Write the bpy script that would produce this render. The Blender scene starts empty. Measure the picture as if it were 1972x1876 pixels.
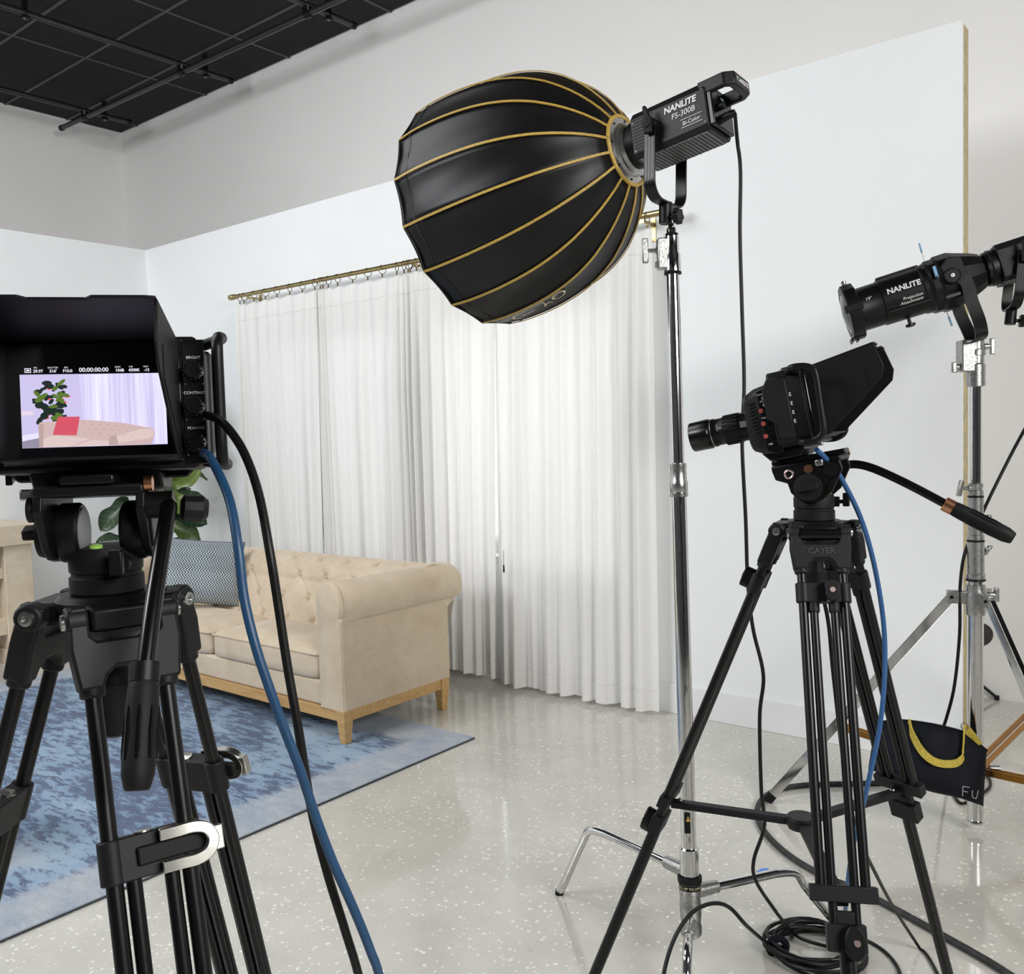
import bpy, math, random
from mathutils import Vector, Matrix
V = Vector
R = math.radians
PI = math.pi
S = bpy.context.scene
COL = S.collection
random.seed(7)

# ---------------------------------------------------------------- camera
W, H, FPX = 1972.0, 1876.0, 1739.8
PITCH, ROLL, YAW, EYE = R(3.43371), R(-1.68781), R(-38.65949), 1.457
FW = V((math.sin(YAW) * math.cos(PITCH), math.cos(YAW) * math.cos(PITCH), -math.sin(PITCH)))
_r0 = V((math.cos(YAW), -math.sin(YAW), 0))
_u0 = _r0.cross(FW)
RT = _r0 * math.cos(ROLL) + _u0 * math.sin(ROLL)
UP = _u0 * math.cos(ROLL) - _r0 * math.sin(ROLL)
CAMP = V((0, 0, EYE))
cd = bpy.data.cameras.new('camera')
cd.sensor_fit = 'HORIZONTAL'
cd.sensor_width = 36.0
cd.lens = FPX * 36.0 / W
cd.clip_start = 0.02
cam = bpy.data.objects.new('camera', cd)
COL.objects.link(cam)
cam.matrix_world = Matrix(((RT.x, UP.x, -FW.x, CAMP.x), (RT.y, UP.y, -FW.y, CAMP.y), (RT.z, UP.z, -FW.z, CAMP.z), (0, 0, 0, 1)))
S.camera = cam

def ray(x, y): return FW + RT * ((x - W / 2) / FPX) - UP * ((y - H / 2) / FPX)
def at(x, y, d): return CAMP + ray(x, y) * d
def onz(x, y, z=0.0):
    d = ray(x, y)
    return CAMP + d * ((z - EYE) / d.z)
def ony(x, y, yy):
    d = ray(x, y)
    return CAMP + d * (yy / d.y)
def onx(x, y, xx):
    d = ray(x, y)
    return CAMP + d * (xx / d.x)

# ---------------------------------------------------------------- world and lights
vs = S.view_settings
vs.view_transform = 'Standard'
vs.look = 'None'
vs.gamma = 1.0
vs.use_curve_mapping = False
vs.exposure = 0.06
wd = bpy.data.worlds.new('world')
S.world = wd
wd.use_nodes = True
wd.node_tree.nodes['Background'].inputs[0].default_value = (0.9, 0.93, 1.0, 1)
wd.node_tree.nodes['Background'].inputs[1].default_value = 0.25

def area(name, loc, target, sx, sy, power, col=(1, 1, 1), spread=180):
    l = bpy.data.lights.new(name, 'AREA')
    l.shape = 'RECTANGLE'
    l.size = sx
    l.size_y = sy
    l.energy = power
    l.color = col
    l.spread = R(spread)
    o = bpy.data.objects.new(name, l)
    COL.objects.link(o)
    o.location = loc
    o.rotation_euler = (V(target) - V(loc)).to_track_quat('-Z', 'Y').to_euler()
    return o
area('studio_light_right', (3.5, 0.4, 3.2), (-4.0, 2.4, 0.8), 2.2, 1.4, 230, (1.0, 0.985, 0.955))
area('studio_light_left', (-4.6, -2.7, 4.15), (-4.8, 3.8, 1.3), 3.0, 1.6, 230, (0.955, 0.975, 1.0))
area('studio_light_top', (-4.3, 0.6, 4.40), (-4.3, 1.2, 0), 3.0, 2.0, 80, (0.98, 0.985, 1.0))
area('window_daylight_panel', (-3.1, 4.95, 1.5), (-3.1, 4.0, 1.4), 1.3, 1.5, 25, (1.0, 0.98, 0.95))
area('window_daylight_panel', (-4.7, 4.95, 1.5), (-4.7, 4.0, 1.4), 1.4, 1.5, 15, (0.96, 0.97, 1.0))

# ---------------------------------------------------------------- mesh builder
class B:
    def __init__(self):
        self.v = []
        self.f = []
    def add(self, vs_, fs):
        n = len(self.v)
        self.v += [V(p) for p in vs_]
        self.f += [tuple(i + n for i in f) for f in fs]
        return self
    def box(self, c, s, M=None):
        hx, hy, hz = s[0] / 2, s[1] / 2, s[2] / 2
        vv = [V((x * hx, y * hy, z * hz)) for z in (-1, 1) for y in (-1, 1) for x in (-1, 1)]
        vv = [(M @ p if M else p) + V(c) for p in vv]
        return self.add(vv, [(0, 2, 3, 1), (4, 5, 7, 6), (0, 1, 5, 4), (2, 6, 7, 3), (0, 4, 6, 2), (1, 3, 7, 5)])
    def bb(self, a, b):
        return self.box(((a[0] + b[0]) / 2, (a[1] + b[1]) / 2, (a[2] + b[2]) / 2), (abs(b[0] - a[0]), abs(b[1] - a[1]), abs(b[2] - a[2])))
    def frame_box(self, o, ex, ey, ez, s):          # box at o with axes ex,ey,ez (unit) and full sizes s
        M = Matrix((ex, ey, ez)).transposed()
        return self.box(o, s, M)
    def cyl(self, p0, p1, r0, r1=None, n=16, cap=True):
        return self.tube([p0, p1], [r0, r0 if r1 is None else r1], n, cap)
    def tube(self, pts, r, n=10, cap=True):
        pts = [V(p) for p in pts]
        m = len(pts)
        rs = r if isinstance(r, (list, tuple)) else [r] * m
        tang = []
        for i in range(m):
            a = pts[max(0, i - 1)]
            b = pts[min(m - 1, i + 1)]
            t = b - a
            tang.append(t.normalized() if t.length > 1e-9 else V((0, 0, 1)))
        t0 = tang[0]
        nx = t0.orthogonal().normalized()
        vv, ff = [], []
        for i in range(m):
            t = tang[i]
            nx = (nx - t * nx.dot(t))
            nx = nx.normalized() if nx.length > 1e-9 else t.orthogonal().normalized()
            ny = t.cross(nx)
            for k in range(n):
                a = 2 * PI * k / n
                vv.append(pts[i] + (nx * math.cos(a) + ny * math.sin(a)) * rs[i])
        for i in range(m - 1):
            for k in range(n):
                k2 = (k + 1) % n
                ff.append((i * n + k, i * n + k2, (i + 1) * n + k2, (i + 1) * n + k))
        if cap:
            ff.append(tuple(range(n - 1, -1, -1)))
            ff.append(tuple((m - 1) * n + k for k in range(n)))
        return self.add(vv, ff)
    def lathe(self, prof, n=24, o=(0, 0, 0), ax=(0, 0, 1)):
        ax = V(ax).normalized()
        ex = ax.orthogonal().normalized()
        ey = ax.cross(ex)
        o = V(o)
        vv, ff = [], []
        for (r, z) in prof:
            for k in range(n):
                a = 2 * PI * k / n
                vv.append(o + ax * z + (ex * math.cos(a) + ey * math.sin(a)) * max(r, 1e-5))
        for i in range(len(prof) - 1):
            for k in range(n):
                k2 = (k + 1) % n
                ff.append((i * n + k, i * n + k2, (i + 1) * n + k2, (i + 1) * n + k))
        if prof[0][0] > 1e-4: ff.append(tuple(range(n - 1, -1, -1)))
        if prof[-1][0] > 1e-4: ff.append(tuple((len(prof) - 1) * n + k for k in range(n)))
        return self.add(vv, ff)
    def prism(self, poly, o, ex, ey, d0, d1):       # polygon (x,y) in plane ex,ey at o, extruded along ex x ey from d0 to d1
        ex, ey, o = V(ex), V(ey), V(o)
        nz = ex.cross(ey).normalized()
        n = len(poly)
        vv = [o + ex * x + ey * y + nz * d0 for x, y in poly] + [o + ex * x + ey * y + nz * d1 for x, y in poly]
        ff = [tuple(range(n - 1, -1, -1)), tuple(range(n, 2 * n))]
        for i in range(n):
            j = (i + 1) % n
            ff.append((i, j, n + j, n + i))
        return self.add(vv, ff)
    def band(self, pts, side, w, t):                # flat strap of width w (along side vectors) and thickness t
        pts = [V(p) for p in pts]
        m = len(pts)
        vv, ff = [], []
        for i in range(m):
            tg = (pts[min(m - 1, i + 1)] - pts[max(0, i - 1)]).normalized()
            sd = V(side[i] if isinstance(side, list) else side)
            sd = (sd - tg * sd.dot(tg)).normalized()
            nn = tg.cross(sd)
            for a, b in ((-1, -1), (1, -1), (1, 1), (-1, 1)):
                vv.append(pts[i] + sd * (a * w / 2) + nn * (b * t / 2))
        for i in range(m - 1):
            for k in range(4):
                k2 = (k + 1) % 4
                ff.append((i * 4 + k, i * 4 + k2, (i + 1) * 4 + k2, (i + 1) * 4 + k))
        ff.append((3, 2, 1, 0))
        ff.append(tuple((m - 1) * 4 + k for k in range(4)))
        return self.add(vv, ff)
    def grid(self, fn, nu, nv, cu=False):
        vv = [fn(i / nu, j / nv) for j in range(nv + 1) for i in range(nu + (0 if cu else 1))]
        w = nu if cu else nu + 1
        ff = []
        for j in range(nv):
            for i in range(nu):
                i2 = (i + 1) % w
                ff.append((j * w + i, j * w + i2, (j + 1) * w + i2, (j + 1) * w + i))
        return self.add(vv, ff)
    def torus(self, c, ax, r, rr, n=20, m=8):
        ax = V(ax).normalized()
        ex = ax.orthogonal().normalized()
        ey = ax.cross(ex)
        pts = [V(c) + (ex * math.cos(2 * PI * k / n) + ey * math.sin(2 * PI * k / n)) * r for k in range(n)]
        vv, ff = [], []
        for k in range(n):
            e = (pts[k] - V(c)).normalized()
            for q in range(m):
                a = 2 * PI * q / m
                vv.append(pts[k] + (e * math.cos(a) + ax * math.sin(a)) * rr)
        for k in range(n):
            k2 = (k + 1) % n
            for q in range(m):
                q2 = (q + 1) % m
                ff.append((k * m + q, k2 * m + q, k2 * m + q2, k * m + q2))
        return self.add(vv, ff)
    def xf(self, M):
        self.v = [M @ p for p in self.v]
        return self

def spline(pts, k=6):
    pts = [V(p) for p in pts]
    out = []
    n = len(pts)
    for i in range(n - 1):
        p0, p1, p2, p3 = pts[max(0, i - 1)], pts[i], pts[i + 1], pts[min(n - 1, i + 2)]
        for j in range(k):
            t = j / k
            out.append(0.5 * ((2 * p1) + (p2 - p0) * t + (2 * p0 - 5 * p1 + 4 * p2 - p3) * t * t + (3 * p1 - p0 - 3 * p2 + p3) * t ** 3))
    out.append(pts[-1])
    return out

TOPM = {}
def top_of(o):
    while o.parent: o = o.parent
    return o
def mesh_of(name, b, smooth=35):
    me = bpy.data.meshes.new(name)
    me.from_pydata([tuple(p) for p in b.v], [], b.f)
    me.validate()
    me.update()
    if smooth:
        for p in me.polygons: p.use_smooth = True
        me.set_sharp_from_angle(angle=R(smooth))
    return me
def obj(name, b, m, parent=None, smooth=35, bevel=0, world=False, seg=2):
    """link builder b as one mesh object; world=True: coordinates are world ones"""
    if world and parent:
        b.xf(TOPM[top_of(parent).name].inverted())
    org = None
    if not parent:                                  # origin at the base centre of a one-mesh thing
        xs = [p.x for p in b.v]; ys = [p.y for p in b.v]; zs = [p.z for p in b.v]
        org = V(((min(xs) + max(xs)) / 2, (min(ys) + max(ys)) / 2, min(zs)))
        b.xf(Matrix.Translation(-org))
    me = mesh_of(name, b, smooth)
    if m: me.materials.append(m)
    o = bpy.data.objects.new(name, me)
    COL.objects.link(o)
    if parent: o.parent = parent
    else:
        o.location = org
        TOPM[o.name] = Matrix.Translation(org)
    if bevel:
        md = o.modifiers.new('bevel', 'BEVEL')
        md.width = bevel
        md.segments = seg
        md.limit_method = 'ANGLE'
        md.angle_limit = R(30)
    return o
def tag(o, label=None, cat=None, group=None, kind=None):
    if label: o['label'] = label
    if cat: o['category'] = cat
    if group: o['group'] = group
    if kind: o['kind'] = kind
    return o
def thing(name, label, cat, M, group=None):
    if not isinstance(M, Matrix): M = Matrix.Translation(V(M))
    o = bpy.data.objects.new(name, None)
    o.empty_display_size = 0.1
    COL.objects.link(o)
    o.matrix_world = M
    o.matrix_basis = M
    TOPM[o.name] = M.copy()
    return tag(o, label, cat, group)
def struct(name, b, m, parent=None, **k):
    o = obj(name, b, m, parent, **k)
    if not parent: o['kind'] = 'structure'
    return o
def inst(name, me, parent, M):
    o = bpy.data.objects.new(name, me)
    COL.objects.link(o)
    o.parent = parent
    o.matrix_basis = M
    return o
_tc = {}
def text(s, size, align='CENTER', shear=0.0, bold=0.0):
    """verts and faces of a word, flat in XY, centred"""
    key = (s, size, align, shear, bold)
    if key not in _tc:
        cu = bpy.data.curves.new('t', 'FONT')
        cu.body = s
        cu.size = size
        cu.align_x = align
        cu.align_y = 'CENTER'
        cu.shear = shear
        cu.offset = bold
        cu.resolution_u = 3
        o = bpy.data.objects.new('t', cu)
        COL.objects.link(o)
        bpy.context.view_layer.update()
        me = bpy.data.meshes.new_from_object(o.evaluated_get(bpy.context.evaluated_depsgraph_get()))
        _tc[key] = ([v.co.copy() for v in me.vertices], [tuple(p.vertices) for p in me.polygons])
        bpy.data.objects.remove(o)
        bpy.data.curves.remove(cu)
        bpy.data.meshes.remove(me)
    return _tc[key]
def textb(b, s, size, o, ex, ey, off=0.0, **k):
    vv, ff = text(s, size, **k)
    ex, ey, o = V(ex).normalized(), V(ey).normalized(), V(o)
    nz = ex.cross(ey)
    return b.add([o + ex * p.x + ey * p.y + nz * off for p in vv], ff)

# ---------------------------------------------------------------- materials
class N:
    def __init__(self, name):
        self.m = bpy.data.materials.new(name)
        self.m.use_nodes = True
        self.t = self.m.node_tree
        self.p = self.t.nodes['Principled BSDF']
        self.out = self.t.nodes['Material Output']
    def n(self, typ): return self.t.nodes.new(typ)
    def l(self, a, b): self.t.links.new(a, b)
    def coord(self, kind='Object'): return self.n('ShaderNodeTexCoord').outputs[kind]
    def mapping(self, src, scale=(1, 1, 1), rot=(0, 0, 0), loc=(0, 0, 0)):
        mp = self.n('ShaderNodeMapping')
        mp.inputs['Scale'].default_value = scale
        mp.inputs['Rotation'].default_value = rot
        mp.inputs['Location'].default_value = loc
        self.l(src, mp.inputs['Vector'])
        return mp.outputs[0]
    def noise(self, src, scale, detail=4, rough=0.55, dist=0.0):
        nd = self.n('ShaderNodeTexNoise')
        nd.inputs['Scale'].default_value = scale
        nd.inputs['Detail'].default_value = detail
        nd.inputs['Roughness'].default_value = rough
        nd.inputs['Distortion'].default_value = dist
        self.l(src, nd.inputs['Vector'])
        return nd.outputs['Fac']
    def voro(self, src, scale, rnd=1.0, out='Distance'):
        nd = self.n('ShaderNodeTexVoronoi')
        nd.inputs['Scale'].default_value = scale
        nd.inputs['Randomness'].default_value = rnd
        self.l(src, nd.inputs['Vector'])
        return nd.outputs[out]
    def ramp(self, src, stops):
        nd = self.n('ShaderNodeValToRGB')
        cr = nd.color_ramp
        while len(cr.elements) < len(stops): cr.elements.new(0.5)
        for e, (p, c) in zip(cr.elements, stops):
            e.position = p
            e.color = (*c, 1) if len(c) == 3 else c
        self.l(src, nd.inputs['Fac'])
        return nd.outputs['Color']
    def mix(self, fac, a, b):
        nd = self.n('ShaderNodeMix')
        nd.data_type = 'RGBA'
        for s, v in ((nd.inputs['Factor'], fac), (nd.inputs[6], a), (nd.inputs[7], b)):
            if isinstance(v, tuple): s.default_value = (*v, 1) if len(v) == 3 else v
            elif isinstance(v, (int, float)): s.default_value = v
            else: self.l(v, s)
        return nd.outputs[2]
    def math(self, op, a, b=None, clamp=False):
        nd = self.n('ShaderNodeMath')
        nd.operation = op
        nd.use_clamp = clamp
        for s, v in ((nd.inputs[0], a), (nd.inputs[1], b)):
            if v is None: continue
            if isinstance(v, (int, float)): s.default_value = v
            else: self.l(v, s)
        return nd.outputs[0]
    def sep(self, src):
        nd = self.n('ShaderNodeSeparateXYZ')
        self.l(src, nd.inputs[0])
        return nd.outputs
    def bump(self, h, strength=0.3, dist=0.01):
        nd = self.n('ShaderNodeBump')
        nd.inputs['Strength'].default_value = strength
        nd.inputs['Distance'].default_value = dist
        self.l(h, nd.inputs['Height'])
        self.l(nd.outputs[0], self.p.inputs['Normal'])
    def set(self, **k):
        for a, v in k.items():
            key = {'color': 'Base Color', 'rough': 'Roughness', 'metal': 'Metallic', 'spec': 'Specular IOR Level', 'coat': 'Coat Weight', 'coatr': 'Coat Roughness', 'sheen': 'Sheen Weight', 'sheenr': 'Sheen Roughness', 'trans': 'Transmission Weight', 'sss': 'Subsurface Weight'}[a]
            s = self.p.inputs[key]
            if isinstance(v, tuple): s.default_value = (*v, 1)
            elif isinstance(v, (int, float)): s.default_value = v
            else: self.l(v, s)
        return self

def plain(name, color, rough=0.5, metal=0.0, grain=0.0, gscale=60, spec=0.5, **k):
    """one colour with a little procedural variation in tone and gloss"""
    q = N(name)
    q.set(rough=rough, metal=metal, spec=spec, **k)
    co = q.coord()
    nz = q.noise(co, gscale, 3)
    a = 0.08 + grain
    q.set(color=q.ramp(nz, [(0.3, tuple(c * (1 - a) for c in color)), (0.7, tuple(min(1, c * (1 + a)) for c in color))]))
    if grain: q.bump(nz, min(1, grain * 2), 0.002)
    return q.m
def emit(name, color, s):
    q = N(name)
    q.set(color=(0, 0, 0), rough=0.4)
    q.p.inputs['Emission Color'].default_value = (*color, 1)
    q.p.inputs['Emission Strength'].default_value = s
    return q.m

M = {}
M['black'] = plain('black_plastic', (0.004, 0.004, 0.0045), 0.42, grain=0.04, gscale=1500, spec=0.25)
M['black_soft'] = plain('black_rubber', (0.006, 0.006, 0.0066), 0.6, spec=0.25, grain=0.05, gscale=1500)
M['black_gloss'] = plain('black_gloss', (0.003, 0.003, 0.0035), 0.24, spec=0.35)
M['black_metal'] = plain('black_anodised', (0.004, 0.004, 0.0045), 0.34, metal=0.0, spec=0.3)
M['charcoal'] = plain('charcoal_plastic', (0.0075, 0.0078, 0.0088), 0.52, spec=0.28, grain=0.04, gscale=1500)
M['chrome'] = plain('chrome', (0.72, 0.72, 0.72), 0.09, metal=1.0)
M['steel'] = plain('brushed_steel', (0.50, 0.50, 0.49), 0.28, metal=1.0, grain=0.08, gscale=200)
M['cast'] = plain('cast_aluminium', (0.42, 0.42, 0.41), 0.36, metal=1.0, grain=0.15, gscale=120)
M['silver'] = plain('satin_nickel', (0.66, 0.65, 0.60), 0.25, metal=1.0)
M['white_print'] = plain('white_print', (0.75, 0.75, 0.75), 0.6)
M['grey_print'] = plain('grey_print', (0.35, 0.35, 0.36), 0.6)
M['dark_print'] = plain('dark_print', (0.035, 0.036, 0.038), 0.5)
M['gold_print'] = plain('gold_print', (0.74, 0.67, 0.40), 0.45)
M['gold_trim'] = plain('gold_trim', (0.50, 0.33, 0.07), 0.5, grain=0.25, gscale=300)
M['brass'] = plain('brushed_brass', (0.45, 0.37, 0.19), 0.3, metal=1.0)
M['copper'] = plain('copper', (0.62, 0.30, 0.17), 0.3, metal=1.0)
M['rosegold'] = plain('rose_metal', (0.62, 0.47, 0.46), 0.35, metal=1.0)
M['red'] = plain('red_button', (0.33, 0.06, 0.05), 0.4)
M['blue_cable'] = plain('blue_cable', (0.010, 0.055, 0.135), 0.42)
M['blue_cable2'] = plain('blue_cable_bright', (0.024, 0.095, 0.25), 0.42)
M['cable'] = plain('black_cable', (0.005, 0.005, 0.005), 0.42, spec=0.3)
M['cable_dusty'] = plain('dusty_cable', (0.028, 0.028, 0.028), 0.65, grain=0.5, gscale=40)
M['orange'] = plain('orange_anodised', (0.34, 0.15, 0.022), 0.33, metal=0.25)
M['yellow'] = plain('yellow_webbing', (0.52, 0.40, 0.06), 0.75, grain=0.3, gscale=300)
M['bagcloth'] = plain('black_nylon', (0.004, 0.005, 0.009), 0.7, grain=0.2, gscale=300, spec=0.2)
M['blue_tab'] = plain('light_blue_tab', (0.20, 0.36, 0.55), 0.45)
M['tape'] = plain('blue_tape', (0.10, 0.22, 0.62), 0.6)
M['grey_disc'] = plain('grey_plastic', (0.20, 0.20, 0.21), 0.5)
M['green'] = plain('green_level', (0.35, 0.6, 0.12), 0.2)
M['hollow'] = plain('dark_hollow', (0.004, 0.004, 0.004), 0.8)
# ================================================================ setting
YF, YB, XL, XB, ZC, FH = 4.056, 5.17, -7.042, -9.34, 4.769, 3.05
XR, YN = 4.2, -3.6

def floor_mat():
    q = N('polished_concrete')
    co = q.coord()
    big = q.noise(co, 0.9, 5, 0.6, 0.4)
    mid = q.noise(co, 6.0, 5, 0.6)
    base = q.ramp(big, [(0.3, (0.52, 0.505, 0.45)), (0.55, (0.60, 0.585, 0.525)), (0.75, (0.655, 0.64, 0.58))])
    base = q.mix(0.35, base, q.ramp(mid, [(0.3, (0.44, 0.425, 0.385)), (0.7, (0.66, 0.645, 0.59))]))
    # pale aggregate chips, in patches
    warp = q.n('ShaderNodeMix'); warp.data_type = 'VECTOR'
    nzc = q.n('ShaderNodeTexNoise'); nzc.inputs['Scale'].default_value = 90; q.l(co, nzc.inputs['Vector'])
    warp.inputs[0].default_value = 0.012
    q.l(co, warp.inputs[4]); q.l(nzc.outputs['Color'], warp.inputs[5])
    d1 = q.voro(warp.outputs[1], 70)
    idc = q.voro(warp.outputs[1], 70, 1.0, 'Color')
    sx = q.sep(idc)[0]
    patch = q.noise(co, 1.6, 3, 0.6)
    thr = q.math('MULTIPLY_ADD', q.math('SUBTRACT', patch, 0.42, True), 1.7)
    thr.node.inputs[2].default_value = 0.13
    on = q.math('LESS_THAN', sx, thr)
    rad = q.math('MULTIPLY', sx, 0.0)
    sy = q.sep(idc)[1]
    rr = q.math('MULTIPLY_ADD', sy, 0.40); rr.node.inputs[2].default_value = 0.10
    chip = q.math('MULTIPLY', on, q.math('LESS_THAN', d1, rr))
    base = q.mix(chip, base, q.ramp(q.sep(idc)[2], [(0.0, (0.75, 0.73, 0.66)), (1.0, (0.93, 0.92, 0.86))]))
    dk = q.math('GREATER_THAN', q.noise(co, 38, 2), 0.735)
    base = q.mix(q.math('MULTIPLY', dk, 0.35), base, (0.24, 0.23, 0.21))
    q.set(color=base, rough=q.ramp(mid, [(0.3, (0.09,) * 3), (0.75, (0.19,) * 3)]), spec=0.5, coat=0.55, coatr=0.07)
    return q.m
def wall_mat(name, c, bump=0.05):
    q = N(name)
    co = q.coord()
    nz = q.noise(co, 1.4, 5, 0.6)
    q.set(color=q.ramp(nz, [(0.3, tuple(x * 0.965 for x in c)), (0.7, c)]), rough=0.62, spec=0.25)
    q.bump(q.noise(co, 240, 3), bump, 0.002)
    return q.m
M['floor'] = floor_mat()
M['wall'] = wall_mat('building_wall_paint', (0.88, 0.87, 0.855))
M['dark_wall'] = wall_mat('grey_studio_wall', (0.10, 0.10, 0.105))
M['flat'] = wall_mat('set_wall_paint', (0.845, 0.868, 0.875))
M['base'] = wall_mat('baseboard_paint', (0.80, 0.81, 0.815))
M['ceil'] = plain('black_ceiling_board', (0.006, 0.006, 0.007), 0.9, grain=0.3, gscale=300)
M['tbar'] = plain('grid_bar_paint', (0.060, 0.061, 0.064), 0.5)
M['pine'] = plain('raw_pine', (0.50, 0.41, 0.23), 0.6, grain=0.12, gscale=25)

struct('floor', B().bb((XB - .1, YN - .1, -0.1), (XR + .1, YB + .1, 0)), M['floor'], smooth=0)
struct('wall_back', B().bb((XB, YB, 0), (XR, YB + .12, ZC + .1)), M['wall'], smooth=0)
struct('wall_left', B().bb((XB - .12, YN, 0), (XB, YB + .12, ZC + .1)), M['wall'], smooth=0)
struct('wall_right', B().bb((XR, YN, 0), (XR + .12, YB + .12, ZC + .1)), M['dark_wall'], smooth=0)
struct('wall_front', B().bb((XB, YN - .12, 0), (XR, YN, ZC + .1)), M['dark_wall'], smooth=0)
ceil = struct('ceiling', B().bb((XB, YN, ZC + .02), (XR, YB, ZC + .1)), M['ceil'], smooth=0)
ceil_o = ceil.location.copy()
# lay-in boards and their bars (lattice read from the photo)
gx = [XB + .01, -9.0, -7.735, -6.467, -5.2, -3.932, -2.665, -1.4]
gy = [YB - .008, 4.59, 3.995, 3.40, 2.805, 2.21, 1.615, 1.02]
tm = mesh_of('ceiling_tile', B().box((0, 0, 0), (1, 1, .014)), 0)
tm.materials.append(M['ceil'])
for i in range(len(gx) - 1):
    for j in range(len(gy) - 1):
        a, b, c, d = gx[i], gx[i + 1], gy[j + 1], gy[j]
        inst('ceiling_tile', tm, ceil, Matrix.Translation(V(((a + b) / 2, (c + d) / 2, ZC + .012)) - ceil_o) @ Matrix.Diagonal((b - a - .02, d - c - .02, 1, 1)))
bm_ = mesh_of('grid_bar', B().box((0, 0, 0), (1, 1, 1)), 0)
bm_.materials.append(M['tbar'])
for x in gx[1:]:
    inst('grid_bar', bm_, ceil, Matrix.Translation(V((x, (gy[0] + gy[-1]) / 2, ZC + .003)) - ceil_o) @ Matrix.Diagonal((.022, gy[0] - gy[-1], .012, 1)))
for y in gy[1:]:
    inst('grid_bar', bm_, ceil, Matrix.Translation(V(((gx[0] + gx[-1]) / 2, y, ZC + .002)) - ceil_o) @ Matrix.Diagonal((gx[-1] - gx[0], .022, .011, 1)))

# set walls (painted flats) with two window openings behind the curtain
WIN = [(-5.42, -4.0), (-3.75, -2.47)]
WZ0, WZ1 = 0.69, 2.13
XE = -0.871
b = B()
xs = [XL, WIN[0][0], WIN[0][1], WIN[1][0], WIN[1][1], XE]
for i in range(5):
    if i in (1, 3):
        b.bb((xs[i], YF, 0), (xs[i + 1], YF + .022, WZ0))
        b.bb((xs[i], YF, WZ1), (xs[i + 1], YF + .022, FH))
    else:
        b.bb((xs[i], YF, 0), (xs[i + 1], YF + .022, FH))
struct('wall_set_rear', b, M['flat'], smooth=0)
struct('wall_set_left', B().bb((XL - .022, -1.6, 0), (XL, YF + .022, FH)), M['flat'], smooth=0)
struct('trim_1', B().bb((XE - .004, YF + .022, 0), (XE + .003, YF + .09, FH - .012)), M['pine'], smooth=0)
b = B()
for z in (0.04, FH - .06): b.bb((XL, YF + .022, z - .035), (XE - .004, YF + .09, z + .035))
struct('trim_2', b, M['pine'], smooth=0)
struct('baseboard_rear', B().bb((XL, YF - .016, 0), (XE - .01, YF, .151)), M['base'], smooth=0, bevel=.003)
struct('baseboard_left', B().bb((XL, -1.6, 0), (XL + .016, YF - .016, .151)), M['base'], smooth=0, bevel=.003)
M['frame'] = plain('window_frame_white', (0.7, 0.7, 0.7), 0.4)
q = N('window_glass')
q.set(color=(0.9, 0.93, 0.95), rough=0.25, trans=1.0)
M['glass'] = q.m
for k, (a, c) in enumerate(WIN):
    b = B()
    t = .045
    y0, y1 = YF + .0, YF + .085
    b.bb((a, y0, WZ0), (a + t, y1, WZ1)).bb((c - t, y0, WZ0), (c, y1, WZ1)).bb((a + t, y0, WZ0), (c - t, y1, WZ0 + t)).bb((a + t, y0, WZ1 - t), (c - t, y1, WZ1))
    o = struct('window_%d' % (k + 1), b, M['frame'], smooth=0)
    m_ = (a + c) / 2
    obj('window_mullion', B().bb((m_ - .018, y0 + .02, WZ0 + t), (m_ + .018, y1 - .02, WZ1 - t)), M['frame'], o, smooth=0, world=True)
    for (p, r) in ((a + t, m_ - .018), (m_ + .018, c - t)):
        obj('pane', B().bb((p, y1 - .04, WZ0 + t), (r, y1 - .034, WZ1 - t)), M['glass'], o, smooth=0, world=True)

# ---------------------------------------------------------------- pipe grid under the ceiling
PZ, CZ = 4.575, 4.633
M['pipe'] = plain('black_pipe', (0.014, 0.014, 0.015), 0.33, spec=0.6)
def pipe(label, p0, p1, along, hang, clamps):
    p0, p1 = V(p0), V(p1)
    d = (p1 - p0).normalized()
    t = thing('lighting_pipe', label, 'pipe', p0, 'ceiling lighting pipes')
    obj('tube', B().cyl(p0, p1, .0235, n=14), M['pipe'], t, world=True)
    for e, s in ((p0, 1), (p1, -1)):
        obj('end_cap', B().cyl(e - d * .004 * s, e + d * .035 * s, .0275, n=14), M['black'], t, world=True)
    for q_ in hang:
        c = p0 + d * q_
        b = B().torus(c, d, .028, .0055, 16, 6)
        b.bb(c + V((-.016, -.016, .026)), (c.x + .016, c.y + .016, ZC))
        b.box(c + V((0, 0, -.034)), (.05, .05, .012))
        h = obj('hanger', b, M['black'], t, world=True)
        obj('bolt', B().cyl(c + V((.012, -.012, -.052)), c + V((.012, -.012, -.036)), .007, n=8), M['steel'], h, world=True)
    for q_ in clamps:
        c = p0 + d * q_
        b = B().tube([c - d * .03, c + d * .03], .031, 14)
        b.box(c + V((0, 0, .03)), (.06, .06, .03))
        k = obj('clamp', b, M['black'], t, world=True)
        for s in (-1, 1):
            obj('clamp_bolt', B().cyl(c + V((.028 * s, -.024 * s, .012)), c + V((.028 * s, -.024 * s, .05)), .007, n=8), M['steel'], k, world=True)
    return t
pm0, pm1 = onz(118, 247, PZ), onz(640, 5, PZ)
pdir = (pm1 - pm0).normalized()
crs = [(onz(251, 236, CZ), 'black ceiling pipe nearest the room corner, crossing under the dark boards'), (onz(446, 156, CZ), 'black ceiling pipe crossing the middle of the visible dark ceiling'), (onz(683, 50, CZ), 'black ceiling pipe stub at the top right of the dark ceiling')]
pipe('long black ceiling pipe running along the top of the back wall', pm0, pm0 + pdir * 8.2, 'x', [], [e.x - pm0.x for e, _ in crs] + [5.2, 6.8])
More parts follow.
